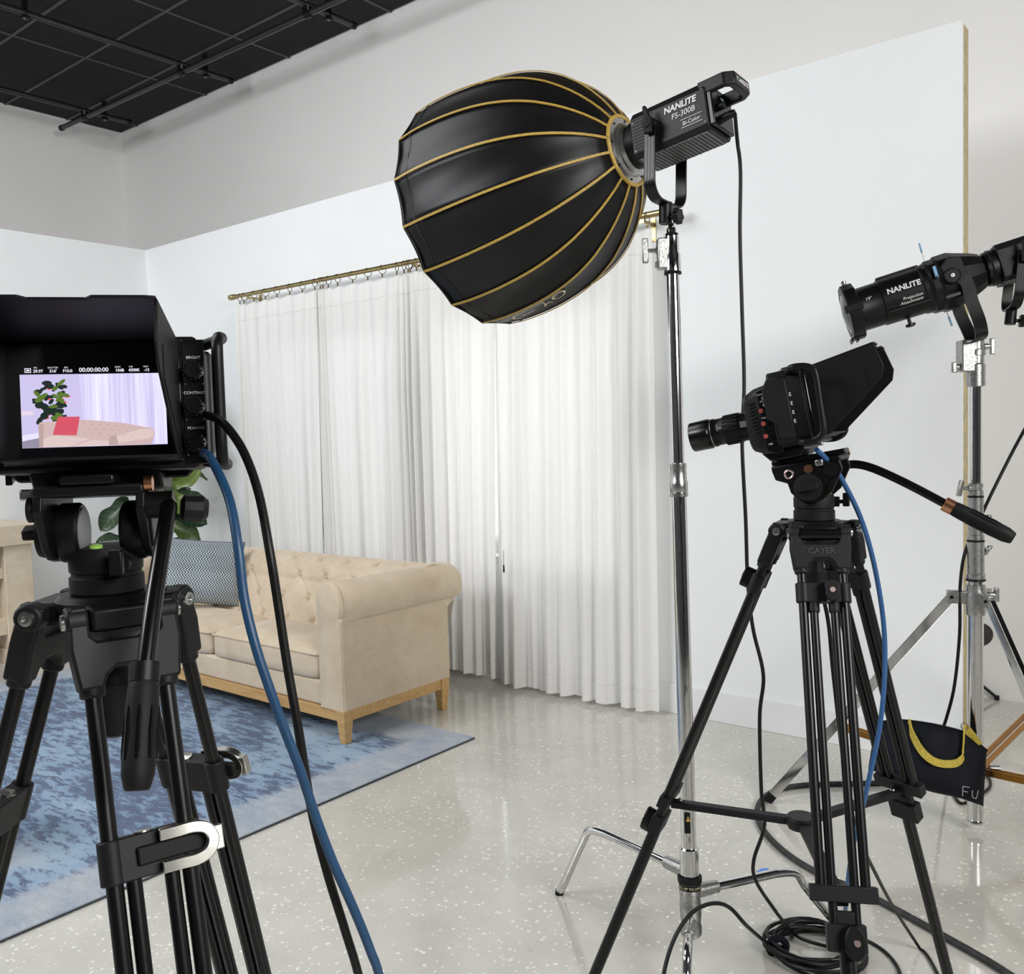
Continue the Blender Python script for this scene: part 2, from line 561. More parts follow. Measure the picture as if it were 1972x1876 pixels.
for e, lab in crs:
    pipe(lab, (e.x, 0.6, CZ), (e.x, e.y, CZ), 'y', [e.y - .6 - .26, e.y - .6 - 1.75, e.y - .6 - 3.2], [])

# ================================================================ curtain wall dressing
RY, RZ = 3.945, 2.50
rod = thing('curtain_rod', 'long brass curtain rod with end finials above the white curtains', 'curtain rod', (-3.9, RY, RZ))
xa, xb = ony(452, 577, RY).x, ony(1282, 405, RY).x
obj('rod_tube', B().cyl((xa, RY, RZ), (xb, RY, RZ), .0145, n=16), M['brass'], rod, world=True)
obj('rod_sleeve', B().cyl((-3.6, RY, RZ), (xb, RY, RZ), .0165, n=16), M['brass'], rod, world=True)
for x, s in ((xa, -1), (xb, 1)):
    obj('finial', B().lathe([(.0145, 0), (.019, .004), (.019, .014), (.0155, .018), (.0155, .03), (.021, .036), (.021, .075), (.018, .08)], 16, (x - s * .02, RY, RZ), (s, 0, 0)), M['brass'], rod, world=True)
for x in (xa + .16, ony(800, 515, RY).x, xb - .13):
    b = B().bb((x - .012, RY - .006, RZ - .035), (x + .012, RY + .006, RZ - .013)).bb((x - .008, RY, RZ - .03), (x + .008, YF, RZ - .018)).bb((x - .014, YF - .006, RZ - .11), (x + .014, YF, RZ + .01))
    obj('bracket', b, M['brass'], rod, world=True, smooth=0)

def curtain_mat():
    q = N('sheer_linen')
    co = q.coord()
    wv = q.noise(q.mapping(co, (420, 420, 60)), 1.0, 3)
    wh = q.noise(q.mapping(co, (30, 30, 420)), 1.0, 3)
    w = q.math('ADD', q.math('MULTIPLY', wv, 0.5), q.math('MULTIPLY', wh, 0.5))
    c = q.ramp(w, [(0.35, (0.885, 0.875, 0.855)), (0.65, (0.93, 0.922, 0.905))])
    q.set(color=c, rough=0.85, spec=0.1)
    tr = q.n('ShaderNodeBsdfTranslucent')
    q.l(c, tr.inputs['Color'])
    mx = q.n('ShaderNodeMixShader')
    mx.inputs[0].default_value = 0.32
    q.l(q.p.outputs[0], mx.inputs[1])
    q.l(tr.outputs[0], mx.inputs[2])
    q.l(mx.outputs[0], q.out.inputs['Surface'])
    q.bump(w, 0.06, 0.002)
    return q.m
M['curtain'] = curtain_mat()
M['wire'] = plain('dark_brass_wire', (0.16, 0.125, 0.055), 0.35, metal=1.0)
def curtain(label, x0, x1, y0, seed, rings, zb=0.03, lean0=0.0, lean1=0.0, nf=8):
    rnd = random.Random(seed)
    wv = [(rnd.uniform(.75, 1.25), rnd.uniform(0, 6.28), rnd.uniform(.6, 1.3)) for _ in range(4)]
    rx = sorted(rings)
    cum = []
    def fold(u, v):
        # v 0 bottom .. 1 top; pinch pleats at the rings on top relaxing into wide soft folds
        x = x0 + (x1 - x0) * u
        xl = x + lean0 * (1 - v) * (1 - u) + lean1 * (1 - v) * u
        # pleat phase: a crest at each ring
        k = 0
        while k < len(rx) - 2 and x > rx[k + 1]: k += 1
        a, c = rx[k], rx[k + 1]
        ph = (x - a) / (c - a) + k
        crest = math.cos(2 * PI * ph)
        sharp = math.copysign(abs(crest) ** 0.6, crest)
        top = max(0, (v - .72) / .28)
        yy = 0.033 * crest * (1 - top) * (0.75 + .35 * math.sin(3 * u * wv[0][0] + wv[0][1])) + 0.012 * sharp * top
        low = 1 - v
        yy += 0.020 * low * math.sin(2 * PI * (nf * .45 * wv[1][0] * u) + wv[1][1] + 0.5 * v)
        yy += 0.010 * math.sin(2 * PI * (nf * 1.7 * wv[2][0] * u) + wv[2][1] + 1.3 * low) * (0.35 + low * .6)
        yy += 0.006 * math.sin(2 * PI * (nf * 3.1 * u) + wv[3][1] + 2 * v) * low
        dz = 0.004 * math.sin(2 * PI * nf * u + wv[2][1])
        zt = RZ - .062 - 0.02 * (1 - crest) * .5
        z = zb + dz * low + (zt - zb) * v
        return V((xl, y0 + yy - .012 * low, z))
    t = thing('curtain', label, 'curtain', ((x0 + x1) / 2, y0, zb), 'white linen curtain panels')
    o = obj('cloth', B().grid(fold, 190, 46), M['curtain'], t, world=True, smooth=80)
    # hem and heading seams: thin folded strips lying on the cloth
    def seam(z_):
        pts = []
        for i in range(120):
            p = fold(i / 119, z_)
            pts.append(p + V((0, -.002, 0)))
        return pts
    obj('hem', B().band(seam(.045), V((0, 0, 1)), .006, .0012), M['curtain'], o, world=True)
    obj('heading_seam', B().band(seam(.955), V((0, 0, 1)), .004, .0012), M['curtain'], o, world=True)
    for x in rx:
        r_ = rnd.uniform(-.5, .5)
        g = obj('ring', B().torus((x, RY, RZ - .012), V((1, r_, 0)), .0265, .0022, 18, 6), M['wire'], t, world=True)
        obj('clip', B().box((x, RY - .002, RZ - .048), (.006, .005, .018)).cyl((x - .006, RY - .002, RZ - .056), (x + .006, RY - .002, RZ - .056), .003, n=6), M['wire'], g, world=True)
    return t
def rx_(*px): return [ony(p, 577 - (p - 448) * .207, RY).x for p in px]
curtain('leftmost white linen curtain panel, beside the sofa back and the blue cable', -5.64, -4.74, 3.93, 3, rx_(462, 470, 489, 511, 533, 558, 582, 606), lean0=.06, lean1=-.03, nf=7)
curtain('second white linen curtain panel from the left, above the sofa back', -4.77, -3.86, 3.945, 5, rx_(617, 622, 632, 650, 679, 708, 736, 764, 778, 786), lean0=.02, nf=7)
curtain('third white linen curtain panel from the left, below the dark lamp dome', -3.88, -3.222, 3.925, 9, rx_(790, 802, 826, 850, 876, 902, 930, 962), zb=.055, lean0=.0, lean1=-.05, nf=5)
curtain('rightmost white linen curtain panel, nearest the chrome light stand', -3.246, -2.235, 3.945, 14, rx_(974, 1002, 1032, 1064, 1098, 1134, 1172, 1212, 1246), zb=.025, lean0=-.045, lean1=-.02, nf=7)
obj_t = thing('curtain_tie', 'short dark cord end hanging in the gap between two curtain panels', 'cord', ony(970, 1100, 3.88))
obj('cord', B().tube([ony(970, 1060, 3.885), ony(970, 1090, 3.885)], .0015, 6), M['wire'], obj_t, world=True)
obj('cord_end', B().lathe([(.002, 0), (.005, .006), (.004, .04), (.002, .045)], 8, ony(970.5, 1103, 3.885), (0, 0, 1)), M['black'], obj_t, world=True)
# ================================================================ rug
def rug_mat():
    q = N('distressed_rug')
    co = q.coord()
    s = q.sep(co)
    big = q.noise(q.mapping(co, (1.0, 1.5, 1)), 1.5, 4, 0.6, 0.6)
    streak = q.noise(q.mapping(co, (6.5, 22, 1)), 1.4, 6, 0.72, 0.35)
    fine = q.noise(q.mapping(co, (60, 110, 1)), 1.0, 3, 0.7)
    base = q.ramp(big, [(0.25, (0.10, 0.20, 0.36)), (0.45, (0.19, 0.32, 0.50)), (0.62, (0.32, 0.46, 0.62)), (0.8, (0.50, 0.58, 0.66))])
    # navy blotches in the field
    dk = q.math('ADD', q.math('MULTIPLY', streak, 0.62), q.math('MULTIPLY', big, -0.42))
    dk = q.math('ADD', dk, q.math('MULTIPLY', fine, 0.14))
    dkf = q.ramp(dk, [(0.155, (0, 0, 0)), (0.20, (1, 1, 1))])
    # pale border band along the edges of the rug, with a soft ragged limit
    ex = q.math('SUBTRACT', 1.54, q.math('ABSOLUTE', s[0]))
    ey = q.math('SUBTRACT', 1.85, q.math('ABSOLUTE', s[1]))
    ed = q.math('MINIMUM', ex, ey)
    ed = q.math('ADD', ed, q.math('MULTIPLY', q.math('SUBTRACT', streak, 0.5), 0.12))
    bd = q.ramp(ed, [(0.20, (1, 1, 1)), (0.27, (0, 0, 0))])
    pale = q.ramp(q.noise(q.mapping(co, (3, 5, 1)), 2.0, 5, 0.7), [(0.3, (0.34, 0.41, 0.52)), (0.55, (0.52, 0.55, 0.60)), (0.75, (0.68, 0.67, 0.65))])
    # large worn pale patches towards the near side
    wn = q.noise(q.mapping(co, (1.1, 0.9, 1), loc=(3.3, 1.7, 0)), 1.0, 4, 0.65, 0.5)
    gy_ = q.math('MULTIPLY_ADD', s[1], -0.22); gy_.node.inputs[2].default_value = -0.02
    wf = q.ramp(q.math('ADD', wn, gy_), [(0.50, (0, 0, 0)), (0.66, (1, 1, 1))])
    c = q.mix(q.math('MULTIPLY', dkf, 0.92), base, (0.030, 0.060, 0.15))
    c = q.mix(q.math('MULTIPLY', wf, 0.8), c, pale)
    c = q.mix(q.math('MULTIPLY', bd, 0.85), c, pale)
    c = q.mix(0.20, c, q.mix(fine, (0.05, 0.085, 0.15), (0.62, 0.66, 0.70)))
    q.set(color=c, rough=0.95, spec=0.05, sheen=0.15)
    q.bump(q.math('ADD', fine, q.noise(co, 300, 2)), 0.7, 0.006)
    return q.m
M['rug'] = rug_mat()
rx0, rx1, ry0, ry1 = -5.90, -2.82, -0.52, 3.18
rug = thing('area_rug', 'large distressed blue and white area rug under the beige sofa', 'rug', ((rx0 + rx1) / 2, (ry0 + ry1) / 2, 0))
obj('pile', B().bb((rx0, ry0, .001), (rx1, ry1, .012)), M['rug'], rug, world=True, bevel=.004, smooth=0)
eb = plain('rug_edge_binding', (0.035, 0.045, 0.06), 0.9)
b = B()
for p, q_ in (((rx0, ry0), (rx1, ry0)), ((rx1, ry0), (rx1, ry1)), ((rx1, ry1), (rx0, ry1)), ((rx0, ry1), (rx0, ry0))):
    b.cyl((*p, .0045), (*q_, .0045), .003, n=8)
obj('edge_binding', b, eb, rug, world=True)

# ================================================================ sofa
def velvet():
    q = N('beige_velvet')
    co = q.coord()
    n1 = q.noise(co, 5, 5, 0.65, 0.6)
    n2 = q.noise(co, 220, 3)
    c = q.ramp(n1, [(0.3, (0.54, 0.435, 0.315)), (0.55, (0.62, 0.515, 0.385)), (0.75, (0.68, 0.575, 0.44))])
    q.set(color=c, rough=0.8, spec=0.15, sheen=0.35, sheenr=0.4)
    q.bump(n2, 0.12, 0.002)
    return q.m
def wood(name, a, c, sc=1.0, ax=(14, 2.0, 14)):
    q = N(name)
    co = q.coord()
    g = q.noise(q.mapping(co, tuple(x * sc for x in ax)), 2.0, 6, 0.6, 1.2)
    q.set(color=q.ramp(g, [(0.3, a), (0.7, c)]), rough=0.45, spec=0.35)
    q.bump(g, 0.08, 0.003)
    return q.m
M['velvet'] = velvet()
M['oak'] = wood('oak_honey', (0.46, 0.27, 0.10), (0.62, 0.40, 0.18), 1, (2, 14, 14))
M['pale_oak'] = wood('pale_oak', (0.58, 0.48, 0.36), (0.74, 0.64, 0.50), 1, (8, 2, 3))
SX0, SX1, SY0, SY1 = -5.40, -3.24, 2.74, 3.47
sofa = thing('chesterfield_sofa', 'beige velvet chesterfield sofa with button-tufted back and honey oak legs', 'sofa', ((SX0 + SX1) / 2, (SY0 + SY1) / 2, 0))
def sw(name, b, m, **k): return obj(name, b, m, sofa, world=True, **k)
LEGS = [(SX1 - .03, SY0 + .03), (SX0 + .03, SY0 + .03), (SX1 - .03, SY1 - .03), (SX0 + .03, SY1 - .03)]
for x, y in LEGS:
    t_, b_ = .031, .019
    ox = .008 if x > -4.3 else -.008
    z0 = .013 if y < 3.18 else 0.0
    vv = [V((x + ox * 0 + sx * b_, y + sy * b_, z0)) for sx, sy in ((-1, -1), (1, -1), (1, 1), (-1, 1))] + [V((x + sx * t_, y + sy * t_, .172)) for sx, sy in ((-1, -1), (1, -1), (1, 1), (-1, 1))]
    sw('leg', B().add(vv, [(3, 2, 1, 0), (4, 5, 6, 7), (0, 1, 5, 4), (1, 2, 6, 5), (2, 3, 7, 6), (3, 0, 4, 7)]), M['oak'], bevel=.002, smooth=0)
for a, c in (((SX0 + .06, SY0 + .006), (SX1 - .06, SY0 + .035)), ((SX0 + .06, SY1 - .035), (SX1 - .06, SY1 - .006)), ((SX0 + .006, SY0 + .06), (SX0 + .035, SY1 - .06)), ((SX1 - .035, SY0 + .06), (SX1 - .006, SY1 - .06))):
    sw('base_rail', B().bb((*a, .118), (*c, .172)), M['oak'], bevel=.002, smooth=0)
sw('seat_base', B().bb((SX0 + .15, SY0 + .012, .172), (SX1 - .15, SY1 - .02, .297)), M['velvet'], bevel=.014, smooth=60)
# seat cushions
def cushion(x0, x1, y0, y1, z0, z1, crown):
    def fn(u, v):
        # u around, v bottom..top : superellipse slab
        a = 2 * PI * u
        ca, sa = math.cos(a), math.sin(a)
        e = 0.16
        cx_, sy_ = math.copysign(abs(ca) ** e, ca), math.copysign(abs(sa) ** e, sa)
        rows = [(0.0, 0.0), (0.96, 0.0), (1.0, 0.10), (1.0, 0.9), (0.985, 1.0), (0.9, 1.12), (0.7, 1.22), (0.45, 1.28), (0.2, 1.30), (0, 1.305)]
        k = v * (len(rows) - 1)
        i = min(int(k), len(rows) - 2)
        f = k - i
        s = rows[i][0] * (1 - f) + rows[i + 1][0] * f
        h = rows[i][1] * (1 - f) + rows[i + 1][1] * f
        z = z0 + (z1 - z0) * min(h, 1) + max(0, h - 1) / .305 * crown
        return V(((x0 + x1) / 2 + cx_ * s * (x1 - x0) / 2, (y0 + y1) / 2 + sy_ * s * (y1 - y0) / 2, z))
    return B().grid(fn, 72, 27, cu=True)
def rr_loop(x0, x1, y0, y1, z, r, n=6):
    pts = []
    for cx_, cy_, a0 in ((x1 - r, y1 - r, 0), (x0 + r, y1 - r, 90), (x0 + r, y0 + r, 180), (x1 - r, y0 + r, 270)):
        for k in range(n + 1):
            a = R(a0 + 90 * k / n)
            pts.append(V((cx_ + r * math.cos(a), cy_ + r * math.sin(a), z)))
    pts.append(pts[0])
    return pts
MX = -4.322
for a, c in ((SX0 + .172, MX - .004), (MX + .004, SX1 - .172)):
    k_ = sw('seat_cushion', cushion(a, c, SY0 + .0, 3.17, .299, .422, .045), M['velvet'], smooth=60)
    obj('piping', B().tube(rr_loop(a + .002, c - .002, SY0 + .0, 3.168, .420, .035), .0045, 8, False), M['velvet'], k_, world=True)
# arms
def arm_prof(ov, n=14):
    p = [(0.0, .172), (0.0, .30), (0.0, .45), (0.002, .58), (-.004, .655)]
    cx_, cz_, rx, rz = (.168 + ov) / 2 - .003, .672, (.168 + ov) / 2 + .004, .112
    for k in range(n + 1):
        a = PI - PI * 1.18 * k / n
        p.append((cx_ + rx * math.cos(a), cz_ + rz * math.sin(a)))
    p += [(.168 + ov * .55, .603), (.168, .592), (.168, .55), (.168, .40), (.168, .172)]
    return p
def arm(side):
    xi = SX1 - .17 if side > 0 else SX0 + .17
    ys = [(SY0 + .000, .0, .93), (SY0 + .004, .0, .985), (SY0 + .014, .002, 1), (SY0 + .03, .012, 1), (SY0 + .07, .030, 1), (SY0 + .13, .045, 1)]
    y = SY0 + .18
    while y < 3.44:
        ys.append((y, .055, 1)); y += .045
    ys += [(3.46, .056, 1), (3.50, .056, .985), (3.535, .053, .95), (3.56, .05, .88), (3.575, .045, .75), (3.58, .04, .5)]
    vv, ff = [], []
    m = 0
    for (yy, ov, sc) in ys:
        pr = arm_prof(ov)
        m = len(pr)
        cx_, cz_ = .085, .60
        for (x, z) in pr:
            if yy > 3.475 and z < .585: yk = 3.475
            else: yk = yy
            dz = 0.0
            if z > .7 and .2 < x / .2 < .9: dz = -.004 * max(0, math.cos((yy - 2.92) * 2 * PI / .2)) ** 4
            s2 = sc if (z > .585 or yy < 3) else 1
            zz = cz_ + (z - cz_) * s2 if z > .585 else z
            vv.append(V((xi + side * (cx_ + (x - cx_) * s2), yk, zz + dz)))
    k = len(ys)
    for i in range(k - 1):
        for j in range(m):
            j2 = (j + 1) % m
            f = (i * m + j, i * m + j2, (i + 1) * m + j2, (i + 1) * m + j)
            ff.append(f if side > 0 else f[::-1])
    f = tuple(range(m)); ff.append(f if side < 0 else f[::-1])
    f = tuple((k - 1) * m + j for j in range(m)); ff.append(f if side > 0 else f[::-1])
    o = sw('arm', B().add(vv, ff), M['velvet'], smooth=50)
    pr = arm_prof(.004)
    pts = [V((xi + side * (.085 + (x - .085) * 1.0), SY0 + .012, z)) for x, z in pr]
    obj('piping', B().tube(spline(pts, 2), .0042, 8), M['velvet'], o, world=True)
arm(1); arm(-1)
# tufted back
BX0, BX1 = SX0 + .02, SX1 - .02
bp = [(3.475, .172), (3.475, .45), (3.475, .575), (3.50, .59)]
for k in range(15):
    a = R(-35) + R(225) * k / 14
    bp.append((3.405 + .155 * math.cos(a) * (1 if math.cos(a) > 0 else .9), .667 + .112 * math.sin(a)))
q0 = bp[-1]
for k in range(1, 15):
    f = k / 14
    bp.append((q0[0] + (3.135 - q0[0]) * f ** 1.15, q0[1] + (.40 - q0[1]) * f))
bp += [(3.14, .30), (3.2, .172)]
arc = [0]
for i in range(1, len(bp)): arc.append(arc[-1] + math.dist(bp[i], bp[i - 1]))
s_top = arc[10]
s_end = arc[-3]
NXB = 260
def frac_(v_): return abs(v_ - round(v_))
def back_pt(u, j):
    x = BX0 + (BX1 - BX0) * u
    y, z = bp[j]
    s = arc[j]
    if s > s_top - .06 and j < len(bp) - 2:
        p = (x - MX) / .23
        q_ = (s - s_top - .055) / .25
        a1, a2 = (p + q_) / 1.0, (p - q_) / 1.0
        # buttons where both diagonals are integer
        e1, e2 = frac_(a1), frac_(a2)
        fade = min(1, (s - s_top + .06) / .06) * min(1, max(0, (s_end - s) / .05))
        cre = .010 * (math.exp(-(e1 / .07) ** 2) + math.exp(-(e2 / .07) ** 2)) * (1 if q_ > -.2 else .5)
        but = .026 * math.exp(-((e1 ** 2 + e2 ** 2) / .010))
        puff = .014 * (1 - min(1, (e1 ** 2 + e2 ** 2) / .3))
        d = (cre + but) * fade - .008 * fade
        j0, j1 = max(0, j - 1), min(len(bp) - 1, j + 1)
        tv = V((bp[j1][0] - bp[j0][0], bp[j1][1] - bp[j0][1]))
        tv.normalize()
        ny, nz = tv.y, -tv.x          # inward normal
        y += ny * -d if False else 0
        y, z = y - (-tv.y) * -d * -1 if False else y + abs(tv.y) * d * .95, z - max(0, -tv.x) * d
    return V((x, y, z))
mj = len(bp)
# refine the profile along the tufted stretch
ref = []
for i in range(mj - 1):
    n_ = 3 if i >= 8 else 1
    for k in range(n_): ref.append((bp[i][0] + (bp[i + 1][0] - bp[i][0]) * k / n_, bp[i][1] + (bp[i + 1][1] - bp[i][1]) * k / n_))
ref.append(bp[-1])
bp = ref
arc = [0]
for i in range(1, len(bp)): arc.append(arc[-1] + math.dist(bp[i], bp[i - 1]))
mj = len(bp)
zt = max(range(mj), key=lambda i: bp[i][1])
s_top = arc[zt]
s_end = arc[max(i for i in range(mj) if bp[i][1] > .40)]
vv = [back_pt(i / NXB, j) for i in range(NXB + 1) for j in range(mj)]
ff = []
for i in range(NXB):
    for j in range(mj):
        j2 = (j + 1) % mj
        ff.append((i * mj + j, (i + 1) * mj + j, (i + 1) * mj + j2, i * mj + j2))
ff.append(tuple(range(mj)))
ff.append(tuple(NXB * mj + j for j in reversed(range(mj))))
back = sw('backrest', B().add(vv, ff), M['velvet'], smooth=70)
bt = mesh_of('button', B().lathe([(0, .006), (.007, .005), (.011, .001), (.011, -.004)], 10), 60)
bt.materials.append(M['velvet'])
so = V(((SX0 + SX1) / 2, (SY0 + SY1) / 2, 0))
for ia in range(-12, 13):
    for ib in range(-12, 13):
        p, q_ = (ia + ib) / 2.0, (ia - ib) / 2.0
        x = MX + p * .23
        s = s_top + .055 + q_ * .25
        if not (BX0 + .18 < x < BX1 - .18) or not (s_top + .03 < s < s_end - .06): continue
        j = min(range(mj), key=lambda i: abs(arc[i] - s))
        y, z = bp[j]
        inst('button', bt, back, Matrix.Translation(V((x, y + .014, z)) - so) @ Matrix.Rotation(R(90), 4, 'X'))

# ================================================================ throw pillow
def knit():
    q = N('grey_knit')
    co = q.coord()
    s = q.sep(co)
    zz = q.math('ABSOLUTE', q.math('SUBTRACT', q.math('FRACT', q.math('MULTIPLY', s[2], 30)), 0.5))
    st = q.math('FRACT', q.math('ADD', q.math('MULTIPLY', s[0], 62), q.math('MULTIPLY', zz, 2.2)))
    row = q.math('ABSOLUTE', q.math('SUBTRACT', q.math('FRACT', q.math('MULTIPLY', s[2], 21)), 0.5))
    band = q.noise(q.mapping(co, (0.2, 0.2, 9)), 1.0, 1)
    f = q.math('MULTIPLY', q.math('GREATER_THAN', st, 0.5), q.ramp(band, [(0.4, (0.75,) * 3), (0.6, (1.0,) * 3)]))
    c = q.mix(f, (0.065, 0.095, 0.125), (0.56, 0.61, 0.63))
    q.set(color=c, rough=0.95, spec=0.1, sheen=0.2)
    q.bump(f, 0.5, 0.004)
    return q.m
M['knit'] = knit()
pc = at(384, 1101, 5.42)
n_ = (V((0, 0, 1.1)) - pc)
n_.z = 0
n_.normalize()
ex = V((-n_.y, n_.x, 0))          # to the right of the pillow as the viewer sees it
ex = V((n_.y * -1, n_.x, 0)) if V((n_.y * -1, n_.x, 0)).dot(RT) > 0 else V((n_.y, -n_.x, 0))
rotm = Matrix((ex, ex.cross(V((0, 0, 1))) * -1 if False else V((0, 0, 1)).cross(ex), V((0, 0, 1)))).transposed().to_4x4()
PM = Matrix.Translation(V((pc.x, pc.y, pc.z))) @ rotm @ Matrix.Rotation(R(8), 4, 'Y') @ Matrix.Rotation(R(-14), 4, 'X')
pil = thing('throw_pillow', 'blue-grey herringbone knit throw pillow leaning in the sofa corner', 'pillow', PM)
def pill(side):
    def fn(u, v):
        a, c = u * 2 - 1, v * 2 - 1
        pinch = 1 - .07 * (1 - abs(a) ** 3) * abs(c) ** 2 if False else 1
        x = a * .232 * (1 - .07 * (1 - a * a) * 0 - .075 * (1 - c * c) * 0 + 0)
        x = .248 * a * (1 - .06 * (1 - c * c) * 1.0 + .0)
        z = .195 * c * (1 - .06 * (1 - a * a))
        t = max(0, (1 - a ** 4) * (1 - c ** 4)) ** .55
        w = .006 * math.sin(7 * a + 2 * c) * t
        return V((x, side * (.075 * t + w), z))
    return fn
b = B().grid(pill(-1), 40, 34)
b2 = B().grid(pill(1), 40, 34)
b.add(b2.v, [f[::-1] for f in b2.f])
obj('cover', b, M['knit'], pil, smooth=70)
ed = [pill(0)(u, 0) for u in [i / 20 for i in range(21)]] + [pill(0)(1, v) for v in [i / 20 for i in range(1, 21)]] + [pill(0)(1 - u, 1) for u in [i / 20 for i in range(1, 21)]] + [pill(0)(0, 1 - v) for v in [i / 20 for i in range(1, 21)]]
obj('edge_seam', B().tube(ed, .004, 6), plain('dark_wool', (0.11, 0.14, 0.17), 0.95, grain=.3), pil)

# ================================================================ console
con = thing('console_table', 'pale oak console table with thick top and slab legs by the left wall', 'table', (-6.70, 2.0, 0))
cb = lambda n, a, c, bv=.004: obj(n, B().bb(a, c), M['pale_oak'], con, world=True, bevel=bv, smooth=0)
cb('table_top', (-7.02, 1.02, .80), (-6.385, 2.84, .935))
for y0, y1 in ((2.56, 2.74), (1.12, 1.30)):
    lg = cb('leg', (-7.0, y0, .10), (-6.41, y1, .80))
    obj('plinth', B().bb((-7.01, y0 - .012, 0), (-6.395, y1 + .012, .10)), M['pale_oak'], lg, world=True, bevel=.003, smooth=0)
cb('shelf', (-6.99, 1.30, .58), (-6.44, 2.56, .65))
cb('back_panel', (-7.01, 1.30, .10), (-6.985, 2.56, .80))
cb('lower_shelf', (-6.99, 1.30, .20), (-6.43, 2.56, .31))
# a stool whose leg tip shows at the left edge
sp = onz(1, 1672, .012)
st = thing('wooden_stool', 'pale wooden stool leg tip at the left edge on the rug', 'stool', (sp.x - .26, sp.y - .26, .012))
cx_, cy_ = sp.x - .27, sp.y - .24
obj('seat', B().lathe([(0, .40), (.16, .40), (.17, .405), (.17, .43), (.155, .44), (0, .44)], 28, (cx_, cy_, 0)), M['pale_oak'], st, world=True)
for k in range(4):
    a = math.atan2(sp.y - cy_, sp.x - cx_) + k * PI / 2
    e = math.hypot(sp.x - cx_, sp.y - cy_)
    obj('leg', B().cyl((cx_ + math.cos(a) * e, cy_ + math.sin(a) * e, .0125), (cx_ + math.cos(a) * .11, cy_ + math.sin(a) * .11, .402), .012, .02, 12), M['pale_oak'], st, world=True)

# ================================================================ fiddle-leaf plant
def leaf_mat():
    q = N('fiddle_leaf')
    co = q.coord()
    s = q.sep(co)
    oi = q.n('ShaderNodeObjectInfo').outputs['Random']
    ax_ = q.math('ABSOLUTE', s[0])
    vein = q.math('FRACT', q.math('MULTIPLY', q.math('SUBTRACT', s[1], q.math('MULTIPLY', ax_, 0.7)), 30))
    vl = q.math('LESS_THAN', vein, 0.12)
    mid = q.math('LESS_THAN', ax_, 0.0035)
    c = q.ramp(oi, [(0.0, (0.018, 0.045, 0.024)), (0.55, (0.028, 0.06, 0.028)), (0.75, (0.07, 0.12, 0.018)), (1.0, (0.13, 0.19, 0.03))])
    c = q.mix(q.math('MULTIPLY', q.math('MAXIMUM', vl, mid), 0.30), c, (0.20, 0.26, 0.10))
    q.set(color=c, rough=0.35, spec=0.5)
    q.bump(vein, 0.2, 0.004)
    return q.m
M['leaf'] = leaf_mat()
def leaf_mesh(seed):
    rnd = random.Random(seed)
    ph = rnd.uniform(0, 6)
    def fn(u, v):
        a = u * 2 - 1
        w = .078 * (math.sin(PI * v ** .85) ** .62) * (.62 + .5 * v - .24 * math.exp(-((v - .42) / .16) ** 2)) if 0 < v < 1 else .001
        x = a * w
        y = v * .235
        z = .03 * a * a * (1 - v * .4) + .012 * math.sin(9 * v + ph + 2 * a) * abs(a) - .10 * v * v * .8
        return V((x, y, z))
    me = mesh_of('leaf', B().grid(fn, 10, 16), 80)
    me.materials.append(M['leaf'])
    return me
leafs = [leaf_mesh(k) for k in range(3)]
PX, PY = -6.12, 3.58
pl = thing('fiddle_leaf_fig', 'tall fiddle-leaf fig with broad dark leaves behind the sofa arm', 'plant', (PX, PY, 0))
M['bark'] = plain('fig_bark', (0.10, 0.085, 0.05), 0.8, grain=.3, gscale=40)
M['pot'] = plain('grey_planter', (0.20, 0.20, 0.19), 0.6, grain=.1)
obj('pot', B().lathe([(0, 0), (.13, 0), (.17, .30), (.175, .31), (.165, .315), (.155, .27), (0, .27)], 28, (PX, PY, 0)), M['pot'], pl, world=True)
for dx, dy, h in ((0, 0, 1.75), (.05, -.03, 1.35), (-.06, .02, 1.5)):
    obj('stem', B().tube(spline([(PX + dx * .3, PY + dy * .3, .25), (PX + dx * 1.3, PY + dy * 1.3, .6), (PX + dx * 2, PY + dy * 2, 1.0), (PX + dx * 2.4, PY + dy * 2.4, h)], 5), [.013] * 8 + [.011] * 8, 8) if False else B().tube(spline([(PX + dx * .3, PY + dy * .3, .25), (PX + dx * 1.3, PY + dy * 1.3, .6), (PX + dx * 2, PY + dy * 2, 1.0), (PX + dx * 2.4, PY + dy * 2.4, h)], 5), .012, 8), M['bark'], pl, world=True)
rnd = random.Random(21)
def put_leaf(base, d, sc, twist=0.0, mi=0):
    d = V(d).normalized()
    zx = d.cross(V((0, 0, 1)))
    zx = zx.normalized() if zx.length > 1e-3 else V((1, 0, 0))
    nz = zx.cross(d)
    m_ = Matrix((zx, d, nz)).transposed().to_4x4() @ Matrix.Rotation(twist, 4, 'Y')
    inst('leaf', leafs[mi % 3], pl, Matrix.Translation(V(base) - V((PX, PY, 0))) @ m_ @ Matrix.Scale(sc, 4))
